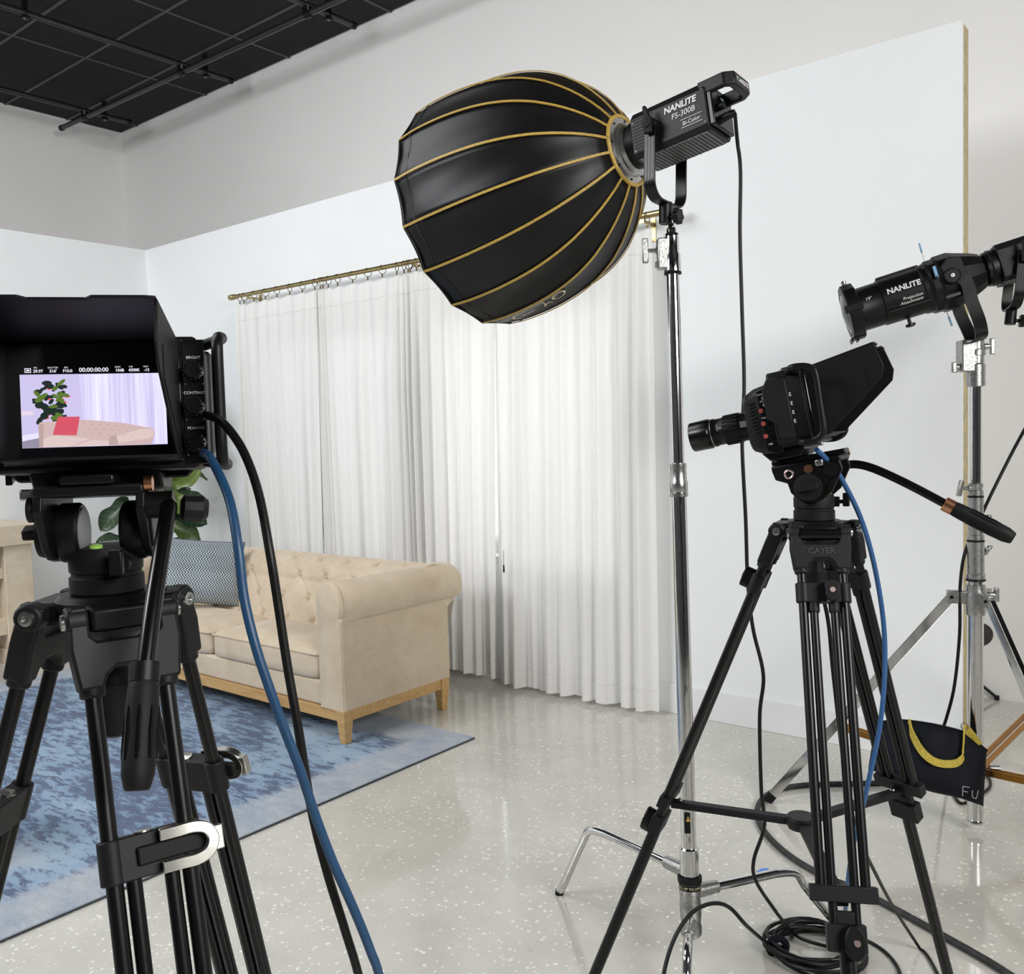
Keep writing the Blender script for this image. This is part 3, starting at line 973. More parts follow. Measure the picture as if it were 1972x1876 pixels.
# leaves that show beside and through the tripod head (aimed as in the photo), then the rest of the crown
cv = (V((0, 0, 0)) - V((PX, PY, 0))).normalized()
def face_leaf(base, d, sc, mi, tilt):
    d = d.normalized()
    n_ = (CAMP - V(base)).normalized() + V((0, 0, tilt))
    n_ = (n_ - d * n_.dot(d)).normalized()
    m_ = Matrix((d.cross(n_), d, n_)).transposed().to_4x4()
    inst('leaf', leafs[mi % 3], pl, Matrix.Translation(V(base) - V((PX, PY, 0))) @ m_ @ Matrix.Scale(sc, 4))
for (px, py, dp, ax_, up_, tow, sc, mi) in (
        (322, 935, 6.25, .8, .35, .5, 1.0, 0), (318, 955, 6.2, .45, -.15, .8, 1.0, 1), (325, 962, 6.25, .95, .0, .35, 1.0, 2),
        (330, 985, 6.25, .9, -.25, .4, .95, 0), (326, 1003, 6.3, .8, -.5, .35, .9, 1), (318, 930, 6.2, -.2, -.5, .8, 1.0, 2),
        (248, 962, 6.3, -.7, -.6, .5, 1.0, 0), (252, 1045, 6.3, -.95, .1, .3, .85, 1), (330, 1045, 6.3, .8, .1, .3, .6, 2),
        (300, 925, 6.3, -.7, .35, .4, .9, 1), (300, 945, 6.35, -.3, -.3, .6, .9, 2)):
    d = RT * ax_ + V((0, 0, up_)) + cv * tow
    face_leaf(at(px, py, dp), d, sc * 1.15, mi, rnd.uniform(-.3, .7))
for k in range(44):
    z = 1.05 + .85 * (k / 43)
    a = k * 2.399
    r_ = .06
    d = V((math.cos(a), math.sin(a), .75 - 1.1 * rnd.random()))
    put_leaf((PX + math.cos(a) * r_, PY + math.sin(a) * r_, z), d, rnd.uniform(.85, 1.15), rnd.uniform(-.5, .5), k)
# ================================================================ camera tripods with fluid heads
def tripod(label, apex, legs, heading, pitch, style, handle, bs=.62):
    """apex: centre of the crown top (world); legs: (azimuth deg, foot radius)"""
    ap = V(apex)
    t = thing('camera_tripod', label, 'tripod', (ap.x, ap.y, 0))
    def w(name, b, m, p=None, **k): return obj(name, b, m, p or t, world=True, **k)
    hub = []
    feet = {}
    # crown
    crown = w('crown', B().lathe([(.02, -.055), (.034, -.045), (.05, -.028), (.054, -.018), (.054, -.004), (.048, .002), (0, .002)], 28, ap), M['black'])
    w('bowl_lock', B().lathe([(.012, -.16), (.022, -.155), (.022, -.10), (.018, -.095), (.014, -.055)], 16, ap), M['black_soft'], crown)
    for k, (az, rad) in enumerate(legs):
        a = R(az)
        o = V((math.cos(a), math.sin(a), 0))
        ta = V((-math.sin(a), math.cos(a), 0))
        hp = ap + o * .062 + V((0, 0, -.016))
        z0 = .013 if (rx0 < ap.x + o.x * rad < rx1 and ry0 < ap.y + o.y * rad < ry1) else 0
        ft = V((ap.x, ap.y, z0)) + o * rad
        d = (ft - hp)
        L = d.length
        d.normalize()
        nn = ta.cross(d).normalized()
        if nn.dot(o) < 0: nn = -nn
        P = lambda x, y, z=0: hp + ta * x + d * y + nn * z
        w('crown_lobe', B().frame_box(ap + o * .048 + V((0, 0, -.016)), o, ta, V((0, 0, 1)), (.055, .066, .026)), M['black'], crown, bevel=.005, smooth=40)
        hw = .036
        b1 = bs
        b = B()
        for s in (-1, 1): b.cyl(P(hw * s, .05), P(hw * s, b1), .0082, n=14)
        leg = w('leg', b, M['black_metal'])
        # yoke
        pol = [(-.052, -.013), (-.034, -.013), (-.034, .018), (-.028, .024), (.028, .024), (.034, .018), (.034, -.013), (.052, -.013), (.054, .03), (.049, .072), (.026, .072), (.022, .060), (.012, .052), (-.012, .052), (-.022, .060), (-.026, .072), (-.049, .072), (-.054, .03)]
        b = B().prism(pol, hp, ta, d, -.013, .013)
        for s in (-1, 1): b.cyl(P(hw * s, .05), P(hw * s, .080), .0125, n=14).cyl(P(.034 * s, 0), P(.055 * s, 0), .0155, n=16)
        yk = w('yoke', b, M['charcoal'], leg, bevel=.003, smooth=40)
        for s in (-1, 1): w('hinge_bolt', B().lathe([(.0085, 0), (.0078, .0035), (.004, .004), (.004, .001), (0, .001)], 12, P(.055 * s, 0), ta * s), M['steel'], leg)
        if style == 'knob':
            w('hinge_pin', B().cyl(P(-.036, .004, .005), P(.036, .004, .005), .013, n=16), M['black_gloss'], leg)
        # inner tubes
        b = B()
        cb_ = .115 if style == 'knob' else .24
        iw = .018
        for s in (-1, 1): b.cyl(P(iw * s, cb_), P(iw * s, b1 + .07), .0075, n=12)
        w('inner_tubes', b, M['black_metal'], leg)
        # upper clamp
        hgt = .036 if style == 'knob' else .042
        wd = .1
        b = B().frame_box(P(0, cb_), ta, d, nn, (.082, hgt, .021))
        for s in (-1, 1): b.cyl(P(hw * s, cb_ - hgt / 2), P(hw * s, cb_ + hgt / 2), .0125, n=16)
        if style == 'knob':
            for s in (-1, 1): b.cyl(P(iw * s, cb_ + .015), P(iw * s, cb_ + .036), .0105, n=12)
        cl = w('clamp', b, M['charcoal'], leg, bevel=.0015, smooth=40)
        if style == 'knob':
            w('clamp_knob', B().prism([(math.cos(q_) * (.011 + .006 * abs(math.sin(q_))), math.sin(q_) * .021) for q_ in [2 * PI * i / 20 for i in range(20)]], P(.012, cb_, .010), ta, d, 0, .022 if ta.cross(d).dot(nn) > 0 else -.022), M['black'], leg, bevel=.002)
            w('knob_screw', B().lathe([(.0055, 0), (.005, .002), (0, .002)], 10, P(.012, cb_, .032), nn), M['rosegold'], leg)
        else:
            # satin metal lever shaped like a long U
            u = []
            for i in range(13):
                q_ = R(-90 + 180 * i / 12)
                u.append((.040 + .014 * math.cos(q_), .0135 * math.sin(q_)))
            out = [(-.005, -.020), (.042, -.020), (.064, -.010), (.064, .010), (.042, .020), (-.005, .020), (-.005, .0115), (.03, .0115)] + [(x, y) for x, y in reversed(u)] + [(.03, -.0115), (-.005, -.0115)]
            sg = 1 if ta.dot(RT) > 0 else -1
            b = B()
            path = [(.0, -.0155), (.015, -.0155), (.032, -.0155), (.044, -.011), (.049, 0), (.044, .011), (.032, .0155), (.015, .0155), (0, .0155)]
            pts = spline([P(sg * (.006 + x), cb_ + y, .019 + .006 * math.sin(min(1, x / .05) * PI * .5)) for x, y in path], 4)
            b.band(pts, nn, .011, .0115)
            b.frame_box(P(sg * .058, cb_, .025), ta, d, nn, (.014, .024, .010))
            w('lever', b, M['silver'], leg, bevel=.0012, smooth=45)
            w('lever_plate', B().frame_box(P(sg * .02, cb_, .0125), ta, d, nn, (.07, .018, .008)), M['black_soft'], leg, bevel=.002)
            w('leg_badge', B().lathe([(.009, 0), (.009, .0015), (0, .002)], 14, P(-sg * .005, cb_ - hgt / 2, .0), -d), M['silver'], leg)
        # lower bracket, lower clamp, single tube, foot
        w('lower_bracket', B().frame_box(P(0, b1), ta, d, nn, (.108, .026, .022)), M['charcoal'], leg, bevel=.002)
        b = B().frame_box(P(0, b1 + .066), ta, d, nn, (.062, .042, .026)).frame_box(P(0, b1 + .036), ta, d, nn, (.03, .02, .016))
        w('lower_clamp', b, M['charcoal'], leg, bevel=.002)
        w('lower_knob', B().prism([(math.cos(q_) * .017, math.sin(q_) * .027) for q_ in [2 * PI * i / 20 for i in range(20)]], P(.01, b1 + .07, .012), ta, d, 0, .018 if ta.cross(d).dot(nn) > 0 else -.018), M['black'], leg, bevel=.003)
        w('knob_screw', B().lathe([(.006, 0), (.005, .002), (0, .002)], 10, P(.012, b1 + .07, .030), nn), M['rosegold'], leg)
        w('lower_tube', B().cyl(P(0, b1 + .08), P(0, L - .03), .0125, n=14), M['black_metal'], leg)
        w('foot', B().lathe([(.012, .03), (.016, .022), (.018, .006), (.017, 0), (0, 0)][::-1], 16, ft, (0, 0, 1)), M['black_soft'], leg)
        hub.append(P(0, b1 + .02 if style == 'knob' else b1, 0))
    # spreader
    hc = (hub[0] + hub[1] + hub[2]) / 3 + V((0, 0, .012))
    spd = w('spreader', B().lathe([(.0, -.014), (.026, -.012), (.03, -.004), (.03, .008), (.026, .012), (0, .012)], 20, hc), M['black'])
    for p in hub:
        dr = (p - hc).normalized()
        w('spreader_arm', B().band([hc + dr * .02, p - dr * .012], V((0, 0, 1)).cross(dr), .022, .014), M['charcoal'], spd, bevel=.002, smooth=0)
        w('arm_bolt', B().lathe([(.006, 0), (.005, .003), (0, .003)], 10, p - dr * .03 + V((0, 0, .009)), (0, 0, 1)), M['steel'], spd)
    # ---------------- fluid head
    HM = Matrix.Translation(ap) @ Matrix.Rotation(heading, 4, 'Z')
    inv = TOPM[t.name].inverted()
    def hd(name, b, m, p=None, tilt=False, **k):
        mm = HM @ (Matrix.Translation((0, 0, .069)) @ Matrix.Rotation(-pitch, 4, 'X') if tilt else Matrix.Identity(4))
        b.xf(inv @ mm)
        return obj(name, b, m, p or t, **k)
    base = hd('head_base', B().lathe([(0, 0), (.034, 0), (.0385, .004), (.0385, .020), (.0362, .022), (.0362, .025), (.038, .027), (.0385, .044), (.035, .053), (0, .053)], 32), M['black_soft'])
    hd('pan_lock', B().cyl((.022, -.034, .036), (.022, -.05, .036), .004, n=8).box((.022, -.056, .040), (.013, .012, .026)), M['black'], base, bevel=.002)
    hd('lock_boss', B().cyl((.022, -.028, .036), (.022, -.043, .036), .010, n=14), M['black_soft'], base)
    hd('bubble_level', B().lathe([(.007, 0), (.007, .003), (.004, .0045), (0, .0045)], 14, (-.004, -.026, .053)), M['green'], base)
    for s in (-1, 1):
        dr_ = hd('tilt_drum', B().lathe([(0, 0), (.030, 0), (.0325, .003), (.0325, .020), (.030, .025), (0, .025)], 32, (s * .021, 0, 0), (s, 0, 0)), M['black'], tilt=True)
        hd('drum_face', B().lathe([(.027, 0), (.027, .0015), (0, .0015)], 28, (s * .021, 0, 0), (-s, 0, 0)), M['grey_disc'], dr_, tilt=True)
    fl = [(.062, .043), (.058, .023), (.037, .013), (.034, -.006), (.019, -.025), (0, -.031), (-.021, -.028), (-.041, -.015), (-.066, .024), (-.062, .046)]
    for s in (-1, 1):
        fk = hd('cage_flank', B().prism(fl, (s * .0495, 0, 0), (0, 1, 0), (0, 0, 1), -.0045, .0045), M['black'], tilt=True, bevel=.0015, smooth=40)
        hd('flank_rib', B().tube([(s * .0545, -.058, .045), (s * .0545, -.03, -.018)], .0022, 6).tube([(s * .0545, .052, .04), (s * .0545, -.055, .042)], .0018, 6), M['black_gloss'], fk, tilt=True)
        hd('rosette', B().lathe([(.011, 0), (.013, .004), (.013, .009), (0, .009)], 18, (s * .0535, -.046, .026), (s, 0, 0)), M['black'], fk, tilt=True)
    hd('cage_top', B().bb((-.054, -.066, .038), (.054, .062, .050)), M['black'], tilt=True, bevel=.003, smooth=40)
    pt = hd('camera_plate', B().bb((-.026, -.072, .050), (.026, .066, .060)), M['black_metal'], tilt=True, bevel=.002, smooth=40)
    hd('plate_lock', B().box((-.066, -.03, .042), (.016, .014, .012)), M['steel'], pt, tilt=True, bevel=.002)
    hd('plate_catch', B().cyl((.054, -.06, .049), (.062, -.06, .049), .008, n=14), M['copper'], pt, tilt=True)
    hd('drag_ring', B().torus((-.055, .031, .030), (1, 0, 0), .0075, .0022, 20, 8), M['rosegold'], pt, tilt=True)
    hd('copper_dial', B().lathe([(.0085, 0), (.0085, .002), (0, .002)], 16, (-.054, -.006, .034), (-1, 0, 0)), M['copper'], pt, tilt=True)
    kn = hd('drag_knob', B().lathe([(.026, 0), (.027, .004), (.025, .011), (.015, .013), (0, .013)], 28, (-.054, 0, 0), (-1, 0, 0)), M['black_soft'], tilt=True)
    hd('knob_ridge', B().prism([(-.023, .004), (-.01, .010), (.01, .010), (.023, .004), (.02, -.006), (-.02, -.006)], (-.066, 0, 0), (0, 1, 0), (0, 0, 1), -.012, .004), M['black_soft'], kn, tilt=True, bevel=.002)
    # pan handle on the right flank
    pts = spline([V(p) for p in handle[:-1]], 5)
    hn = hd('pan_handle', B().tube(pts, .0085, 14), M['black_gloss'], tilt=True)
    hd('handle_collar', B().cyl((.054, -.046, .026), (.080, -.046, .026), .0145, n=18), M['black'], hn, tilt=True)
    hd('handle_knob', B().lathe([(.009, 0), (.014, .003), (.015, .022), (.010, .028), (0, .028)], 10, (.086, -.040, .022), (1, .25, -.1)), M['charcoal'], hn, tilt=True)
    g0, g1 = V(handle[-2]), V(handle[-1])
    gd = (g1 - g0).normalized()
    gl = (g1 - g0).length
    gr = hd('grip', B().lathe([(.010, -.004), (.0125, .0), (.0142, .012), (.0150, .03), (.0142, gl * .5), (.0150, gl - .03), (.0146, gl - .014), (.0115, gl - .002), (.010, gl)], 20, g0, gd), M['black_soft'], hn, tilt=True)
    ex_ = gd.orthogonal().normalized()
    ey_ = gd.cross(ex_)
    for k in range(8):
        a = 2 * PI * k / 8
        e = ex_ * math.cos(a) + ey_ * math.sin(a)
        hd('grip_groove', B().tube([g0 + gd * (gl * f) + e * rr_ for f, rr_ in ((.28, .0134), (.36, .0141), (.5, .0139), (.66, .0141), (.74, .0136))], .0022, 6), M['black_gloss'], hn, tilt=True)
    hd('grip_ring', B().cyl(g0 - gd * .012, g0 + gd * .006, .0142, n=18), M['copper'] if style == 'knob' else M['black'], hn, tilt=True)
    def cam_matrix(dy=0.0, dz=0.060, dp=0.0):
        return HM @ Matrix.Translation((0, 0, .069)) @ Matrix.Rotation(-pitch, 4, 'X') @ Matrix.Translation((0, dy, dz)) @ Matrix.Rotation(-dp, 4, 'X')
    return t, cam_matrix

AP1 = at(208, 1142, 1.0)
AP2 = at(1568, 1003, 1.75)
trip1, cm1 = tripod('black camera tripod with silver leg levers in the left foreground', AP1, [(344, .46), (219, .46), (110, .40)], R(51), R(4), 'lever',
    [(.074, -.046, .026), (.077, -.060, .022), (.076, -.085, -.002), (.069, -.130, -.075), (.064, -.160, -.135), (.060, -.195, -.232)])
trip2, cm2 = tripod('black camera tripod with spreader and copper-ringed handle on the right', AP2, [(298, .57), (192, .58), (74, .55)], R(100), R(10), 'knob',
    [(.080, -.046, .026), (.080, -.072, .024), (.080, -.105, .008), (.080, -.16, -.033), (.080, -.222, -.085), (.080, -.315, -.160)])
# raised maker's word on the yoke that faces us on the right tripod
a_ = R(298); o_ = V((math.cos(a_), math.sin(a_), 0)); t_ = V((-math.sin(a_), math.cos(a_), 0))
hp_ = AP2 + o_ * .062 + V((0, 0, -.016)); d_ = (V((AP2.x, AP2.y, 0)) + o_ * .57 - hp_).normalized(); n_ = t_.cross(d_)
n_ = n_ if n_.dot(o_) > 0 else -n_
b = B()
textb(b, 'CAYER', .0155, hp_ + d_ * .039 + n_ * .0142, t_, -d_, bold=.0002)
obj('yoke_lettering', b, M['dark_print'], trip2, world=True, smooth=0)
# ================================================================ studio cameras
M['screen_bg'] = emit('screen_backdrop', (0.66, 0.60, 0.90), .92)
q = N('screen_curtain')
co = q.coord()
st_ = q.noise(q.mapping(co, (170, 1, 4)), 1.0, 3, 0.7)
cc = q.ramp(st_, [(0.3, (0.56, 0.50, 0.80)), (0.5, (0.76, 0.71, 0.98)), (0.7, (0.90, 0.87, 1.0))])
q.set(color=(0, 0, 0))
q.l(cc, q.p.inputs['Emission Color'])
q.p.inputs['Emission Strength'].default_value = 1.0
M['screen_curtain'] = q.m
for n_, c_ in (('sofa', (0.62, 0.46, 0.45)), ('sofa_lo', (0.50, 0.36, 0.35)), ('sofa_hi', (0.72, 0.57, 0.55)), ('pink', (0.68, 0.085, 0.13)), ('pink2', (0.60, 0.12, 0.17)), ('leafd', (0.012, 0.025, 0.02)), ('leafl', (0.10, 0.18, 0.03)), ('peak', (0.85, 0.12, 0.14)), ('floor', (0.30, 0.27, 0.36)), ('table', (0.80, 0.66, 0.78)), ('text', (0.85, 0.85, 0.95)), ('dot', (0.45, 0.31, 0.31)), ('base', (0.80, 0.76, 0.98))):
    M['sc_' + n_] = emit('screen_' + n_, c_, 1.0)
M['lcd'] = plain('lcd_glass', (0.002, 0.002, 0.003), 0.12)
M['hood'] = plain('hood_fabric', (0.004, 0.004, 0.005), 0.55, spec=0.25)
M['hood_in'] = plain('hood_lining', (0.006, 0.005, 0.008), 0.5, spec=0.2)

def studio_camera(label, MX_, lit, lens_label=None):
    t = thing('studio_camera', label, 'camera', MX_)
    def p(name, b, m, par=None, **k): return obj(name, b, m, par or t, **k)
    X, Y, Z = V((1, 0, 0)), V((0, 1, 0)), V((0, 0, 1))
    # rear unit: shallow rounded slab, screen faces -Y
    yr = -.045
    body = p('rear_body', B().prism([(-.108, .016), (-.096, .004), (.106, .004), (.118, .016), (.118, .128), (.108, .146), (-.098, .146), (-.108, .128)], (0, 0, 0), X, Z, -.018, -yr), M['black'], bevel=.004, smooth=40, seg=3)
    p('side_cheek', B().prism([(-.018, .018), (.012, .022), (.012, .05), (.028, .062), (.028, .118), (.016, .136), (-.018, .134)], (-.106, 0, 0), Y, Z, -.004, .006), M['charcoal'], bevel=.003)
    p('side_cheek', B().prism([(-.018, .018), (.012, .022), (.012, .05), (.028, .062), (.028, .118), (.016, .136), (-.018, .134)], (.116, 0, 0), Y, Z, -.006, .004), M['charcoal'], bevel=.003)
    # front unit, tapering towards the lens mount
    fr = []
    for y, wx, z0, z1 in ((.012, .100, -.004, .130), (.05, .094, .0, .124), (.068, .087, .008, .116), (.074, .082, .016, .108)):
        fr.append([V((sx * wx, y, z)) for sx, z in ((-1, z0 + .012), (-1, z1 - .012), (-.88, z1), (.88, z1), (1, z1 - .012), (1, z0 + .012), (.88, z0), (-.88, z0))])
    vv = [q_ for r_ in fr for q_ in r_]
    ff = [(i * 8 + k, i * 8 + (k + 1) % 8, i * 8 + 8 + (k + 1) % 8, i * 8 + 8 + k) for i in range(3) for k in range(8)]
    ff += [tuple(range(7, -1, -1)), tuple(24 + k for k in range(8))]
    front = p('front_body', B().add(vv, ff), M['black'], bevel=.003, smooth=40)
    p('base_foot', B().prism([(-.03, .004), (.06, .002), (.045, -.016), (-.01, -.016)], (0, 0, 0), Y, Z, -.066, .066), M['black'], front, bevel=.003)
    # left-hand connector side
    xs_ = -.0965
    p('connector_panel', B().prism([(.016, -.006), (.040, .004), (.040, .118), (.016, .12)], (xs_ - .002, 0, 0), Y, Z, -.003, .004), M['black_gloss'], front, bevel=.001)
    for k in range(3):
        z = .028 + k * .024
        c_ = p('audio_socket', B().lathe([(.0095, 0), (.0095, .0025), (.0075, .0025), (.0075, .0005), (0, .0005)], 18, (xs_ - .004, .022, z), (-1, 0, 0)), M['black'], front)
        p('socket_release', B().lathe([(.0045, 0), (.0045, .002), (0, .0025)], 10, (xs_ - .004, .037, z + .004), (-1, 0, 0)), M['red'], front)
    for k in range(2): p('small_socket', B().torus((xs_ - .0045, .029, .103 - k * .013), (1, 0, 0), .0025, .0008, 12, 6), M['white_print'], front)
    p('port_cover', B().box((xs_ - .004, .021, .103), (.002, .004, .009)).box((xs_ - .004, .021, .09), (.002, .004, .009)), M['charcoal'], front) if False else None
    for k in range(9): p('vent_slot', B().box((-.0945, .056 - .0003 * k, .098 - k * .0068), (.003, .016, .0022)), M['hollow'], front)
    for yy, zz, s in ((.033, .110, 'HDMI'), (.033, .097, 'SDI'), (.031, .016, 'USB'), (.034, .066, 'MIC')):
        b = B()
        textb(b, s, .0045, (xs_ - .0062, yy, zz), -Y, Z)
        p('port_lettering', b, M['white_print'], front, smooth=0)
    b = B()
    for k in range(4): textb(b, 'E', .0095, (-.1124, -.022, .098 - k * .0165), -Y, Z)
    p('tally_lettering', b, M['white_print'], body, smooth=0)
    # handles at both sides
    for s in (-1, 1):
        x = .134 if s > 0 else -.122
        pts = spline([V((.110 if s > 0 else -.1, -.022, .138)), V((x, -.034, .144)), V((x, -.056, .142)), V((x, -.070, .134)), V((x, -.074, .120)), V((x, -.072, .07)), V((x, -.070, .030)), V((x, -.064, .014)), V((x, -.048, .007)), V((x, -.03, .008)), V((.110 if s > 0 else -.1, -.020, .012))], 5)
        p('handle', B().tube(pts, .0062, 14), M['black'])
    p('mount_bracket', B().box((-.122, -.052, .0), (.012, .02, .006)).box((-.122, -.03, -.004), (.012, .012, .006)) if False else B().bb((-.118, -.062, -.004), (-.104, -.03, .002)), M['steel'], body, bevel=.001)
    p('top_mount', B().lathe([(.010, 0), (.012, .004), (.012, .010), (.007, .014), (.004, .014)], 14, (0, .0, .145)), M['silver'], body)
    # lens
    lo, zL = V((0, .074, .062)), .062
    ln = p('lens', B().lathe([(.033, 0), (.033, .006), (.0285, .010), (.0285, .028), (.0295, .030), (.0295, .062), (.0270, .066), (.0270, .080), (.0285, .083), (.0285, .094), (.027, .096)], 36, (0, .074, zL), Y), M['black'])
    p('lens_hood', B().lathe([(.0275, .090), (.0305, .094), (.0305, .130), (.0295, .132), (.0275, .132), (.0265, .11)], 36, (0, .074, zL), Y), M['black_gloss'], ln)
    p('front_glass', B().lathe([(0, .104), (.015, .103), (.0265, .099)], 28, (0, .074, zL), Y), M['lcd'], ln)
    for k in range(22):
        a = 2 * PI * k / 22
        e = V((math.cos(a), 0, math.sin(a)))
        p('focus_rib', B().frame_box(lo + Y * .046 + e * .0296, e, Y, e.cross(Y), (.0016, .03, .0045)), M['black_soft'], ln)
    p('lens_switch', B().frame_box(lo + Y * .018 + V((-.0288, 0, .004)), X, Y, Z, (.003, .014, .012)), M['grey_disc'], ln)
    b = B()
    for k in range(6): b.box(lo + Y * (.072) + V((-.0268 * math.cos(k * .09), 0, .0268 * math.sin(k * .09) + .002)), (.0006, .004, .0006))
    textb(b, '55', .006, lo + Y * .066 + V((-.0284, 0, .006)), -Y, Z)
    p('lens_marking', b, M['white_print'], ln, smooth=0)
    p('lens_silver_ring', B().lathe([(.0286, .0), (.0287, .0), (.0287, .0015), (.0286, .0015)], 32, (0, .074 + .086, zL), Y), M['steel'], ln)
    # screen
    y0 = yr - .0005
    bez = p('bezel', B().bb((-.0840, yr - .004, .012), (.0935, yr, .140)), M['lcd'], bevel=.002)
    # hood: four thin walls, flaring up and out
    zt0, zt1, zm = .140, .158, .098
    ln_ = .128
    def side(s):
        x = .0905 if s > 0 else -.0785
        return [V((x, yr, zt0)), V((x, yr - ln_, zt1)), V((x, yr - ln_ - .010, zm + .018)), V((x, yr - ln_ - .004, zm - .002)), V((x, yr - .03, .018)), V((x, yr, .013))]
    hood = None
    th = .003
    for s in (-1, 1):
        pl_ = [(v.y, v.z) for v in side(s)]
        o = p('hood_side', B().prism(pl_, (.0905 if s > 0 else -.0785, 0, 0), Y, Z, -th / 2, th / 2), M['hood'], bevel=.001)
        p('hood_crease', B().tube([V((.0925 if s > 0 else -.0805, yr - .012, .02)), V((.0925 if s > 0 else -.0805, yr - ln_ * .86, zm - .012)), V((.0925 if s > 0 else -.0805, yr - ln_ * .86, zm + .02))], .0009, 5), M['charcoal'], o)
    tw = .0905
    tl = .0785
    pol = [(-tl, 0), (tw, 0), (tw, ln_), (tw - .01, ln_ + .002), (.034, ln_ + .002), (.028, ln_ - .004), (-.022, ln_ - .004), (-.028, ln_ + .002), (-tl + .01, ln_ + .002), (-tl, ln_)]
    dz = (zt1 - zt0) / ln_
    p('hood_top', B().prism(pol, (0, yr, zt0), X, V((0, -1, dz)), -.003, 0), M['hood_in'], bevel=.001)
    p('hood_bottom', B().prism([(-tl, 0), (tw, 0), (tw, .03), (-tl, .03)], (0, yr, .0125), X, V((0, -1, .12)), -.002, .001), M['hood'], bevel=.001)
    # rear controls
    b = B()
    for k, (z, wd_) in enumerate(((.118, 'BRIGHT'), (.080, 'CONTRAST'), (.042, 'PEAKING'))):
        kb = p('dial', B().lathe([(.010, 0), (.0105, .002), (.0092, .013), (.008, .015), (0, .015)], 22, (.1065, yr, z - .011), -Y), M['black_gloss'])
        for j in range(14):
            a = 2 * PI * j / 14
            e = V((math.cos(a), 0, math.sin(a)))
            p('dial_rib', B().frame_box(V((.1065, yr - .008, z - .011)) + e * .0098, e, Y, e.cross(Y), (.001, .011, .0018)), M['charcoal'], kb)
        textb(b, wd_, .0043, (.1065, yr - .0012, z + .0045), X, Z)
        for s in (-1, 1): b.cyl((.1065 + s * .009, yr - .0008, z - .024), (.1065 + s * .009, yr - .0014, z - .024), .0006, n=6)
    p('control_lettering', b, M['white_print'], smooth=0)
    p('control_strip', B().bb((.0945, yr - .001, .008), (.1175, yr + .002, .142)), M['black_gloss'], bevel=.001)
    # picture on the LCD
    sx0, sx1, sz0, sz1 = -.0640, .0775, .0300, .1060
    def q2(u, v, k): return V((sx0 + (sx1 - sx0) * u, yr - .0046 - .00012 * k, sz0 + (sz1 - sz0) * v))
    scr = p('screen', B().add([q2(0, 0, 0), q2(1, 0, 0), q2(1, 1, 0), q2(0, 1, 0)], [(0, 1, 2, 3)]), M['screen_bg'] if lit else M['lcd'], smooth=0)
    if lit:
        def z2(x, y): return ((x - 185) / 1160.0, (1340 - y) / 600.0)
        def pic(name, polys, m, k):
            b = B()
            for pg in polys:
                n0 = len(b.v)
                b.v += [q2(*z2(*c_), k) for c_ in pg]
                b.f.append(tuple(range(n0, n0 + len(pg))))
            return p(name, b, m, scr, smooth=0)
        def ell(cx_, cy_, rx_e, ry_e, ang=0, n=12):
            return [(cx_ + rx_e * math.cos(2 * PI * i / n) * math.cos(ang) - ry_e * math.sin(2 * PI * i / n) * math.sin(ang), cy_ + rx_e * math.cos(2 * PI * i / n) * math.sin(ang) + ry_e * math.sin(2 * PI * i / n) * math.cos(ang)) for i in range(n)]
        pic('picture_curtain', [[(650, 745), (1344, 742), (1344, 1334), (680, 1340)]], M['screen_curtain'], 1)
        pic('picture_floor', [[(187, 1285), (345, 1255), (345, 1338), (187, 1338)]], M['sc_floor'], 1)
        pic('picture_baseboard', [[(187, 1235), (340, 1215), (340, 1255), (187, 1282)]], M['sc_base'], 2)
        pic('picture_table', [[(187, 1035), (285, 1040), (280, 1070), (187, 1075)]], M['sc_table'], 2)
        rp = random.Random(4)
        lv, ll, pk = [], [], []
        for i in range(64):
            cy_ = 800 + 330 * rp.random()
            wd_ = 125 if cy_ < 960 else 100
            cx_ = 415 + wd_ * (rp.random() * 2 - 1)
            (ll if rp.random() < .2 else lv).append(ell(cx_, cy_, rp.uniform(24, 42), rp.uniform(14, 22), rp.uniform(-1, 1)))
            if rp.random() < .55: pk.append(ell(cx_ + 18, cy_ + 12, 22, 9, rp.uniform(-1, 1), 8))
        tag(pic('picture_peaking', pk, M['sc_peak'], 3), kind='stuff')
        tag(pic('picture_leaves', lv, M['sc_leafd'], 4), kind='stuff')
        tag(pic('picture_light_leaves', ll, M['sc_leafl'], 5), kind='stuff')
        pic('picture_sofa_back', [[(318, 1150), (330, 1132), (640, 1118), (800, 1130), (1000, 1155), (1150, 1188), (1225, 1205), (1245, 1240), (1230, 1290), (1210, 1336), (318, 1338)]], M['sc_sofa'], 6)
        pic('picture_sofa_arm', [[(318, 1150), (345, 1140), (360, 1160), (348, 1338), (318, 1338)]], M['sc_sofa_lo'], 7)
        pic('picture_sofa_arm', [[(870, 1275), (900, 1252), (930, 1265), (945, 1300), (940, 1334), (868, 1336)]], M['sc_sofa_lo'], 7)
        pic('picture_cushion', [[(350, 1270), (420, 1240), (720, 1275), (560, 1336), (350, 1334)]], M['sc_sofa_hi'], 8)
        pic('picture_cushion', [[(580, 1337), (740, 1285), (868, 1300), (868, 1337)]], M['sc_sofa_hi'], 8)
        pic('picture_arm_roll', [[(930, 1262), (1140, 1205), (1225, 1215), (1240, 1255), (1190, 1290), (945, 1318)]], M['sc_sofa_hi'], 8)
        b = []
        for i in range(7):
            for j in range(3): b.append(ell(680 + i * 62 + (31 if j % 2 else 0), 1152 + j * 38 + i * 6, 7, 5, 0, 8))
        tag(pic('picture_tufts', b, M['sc_dot'], 8), kind='stuff')
        pic('picture_pillow', [[(475, 1090), (645, 1093), (632, 1165), (614, 1246), (427, 1238), (450, 1160)]], M['sc_pink'], 9)
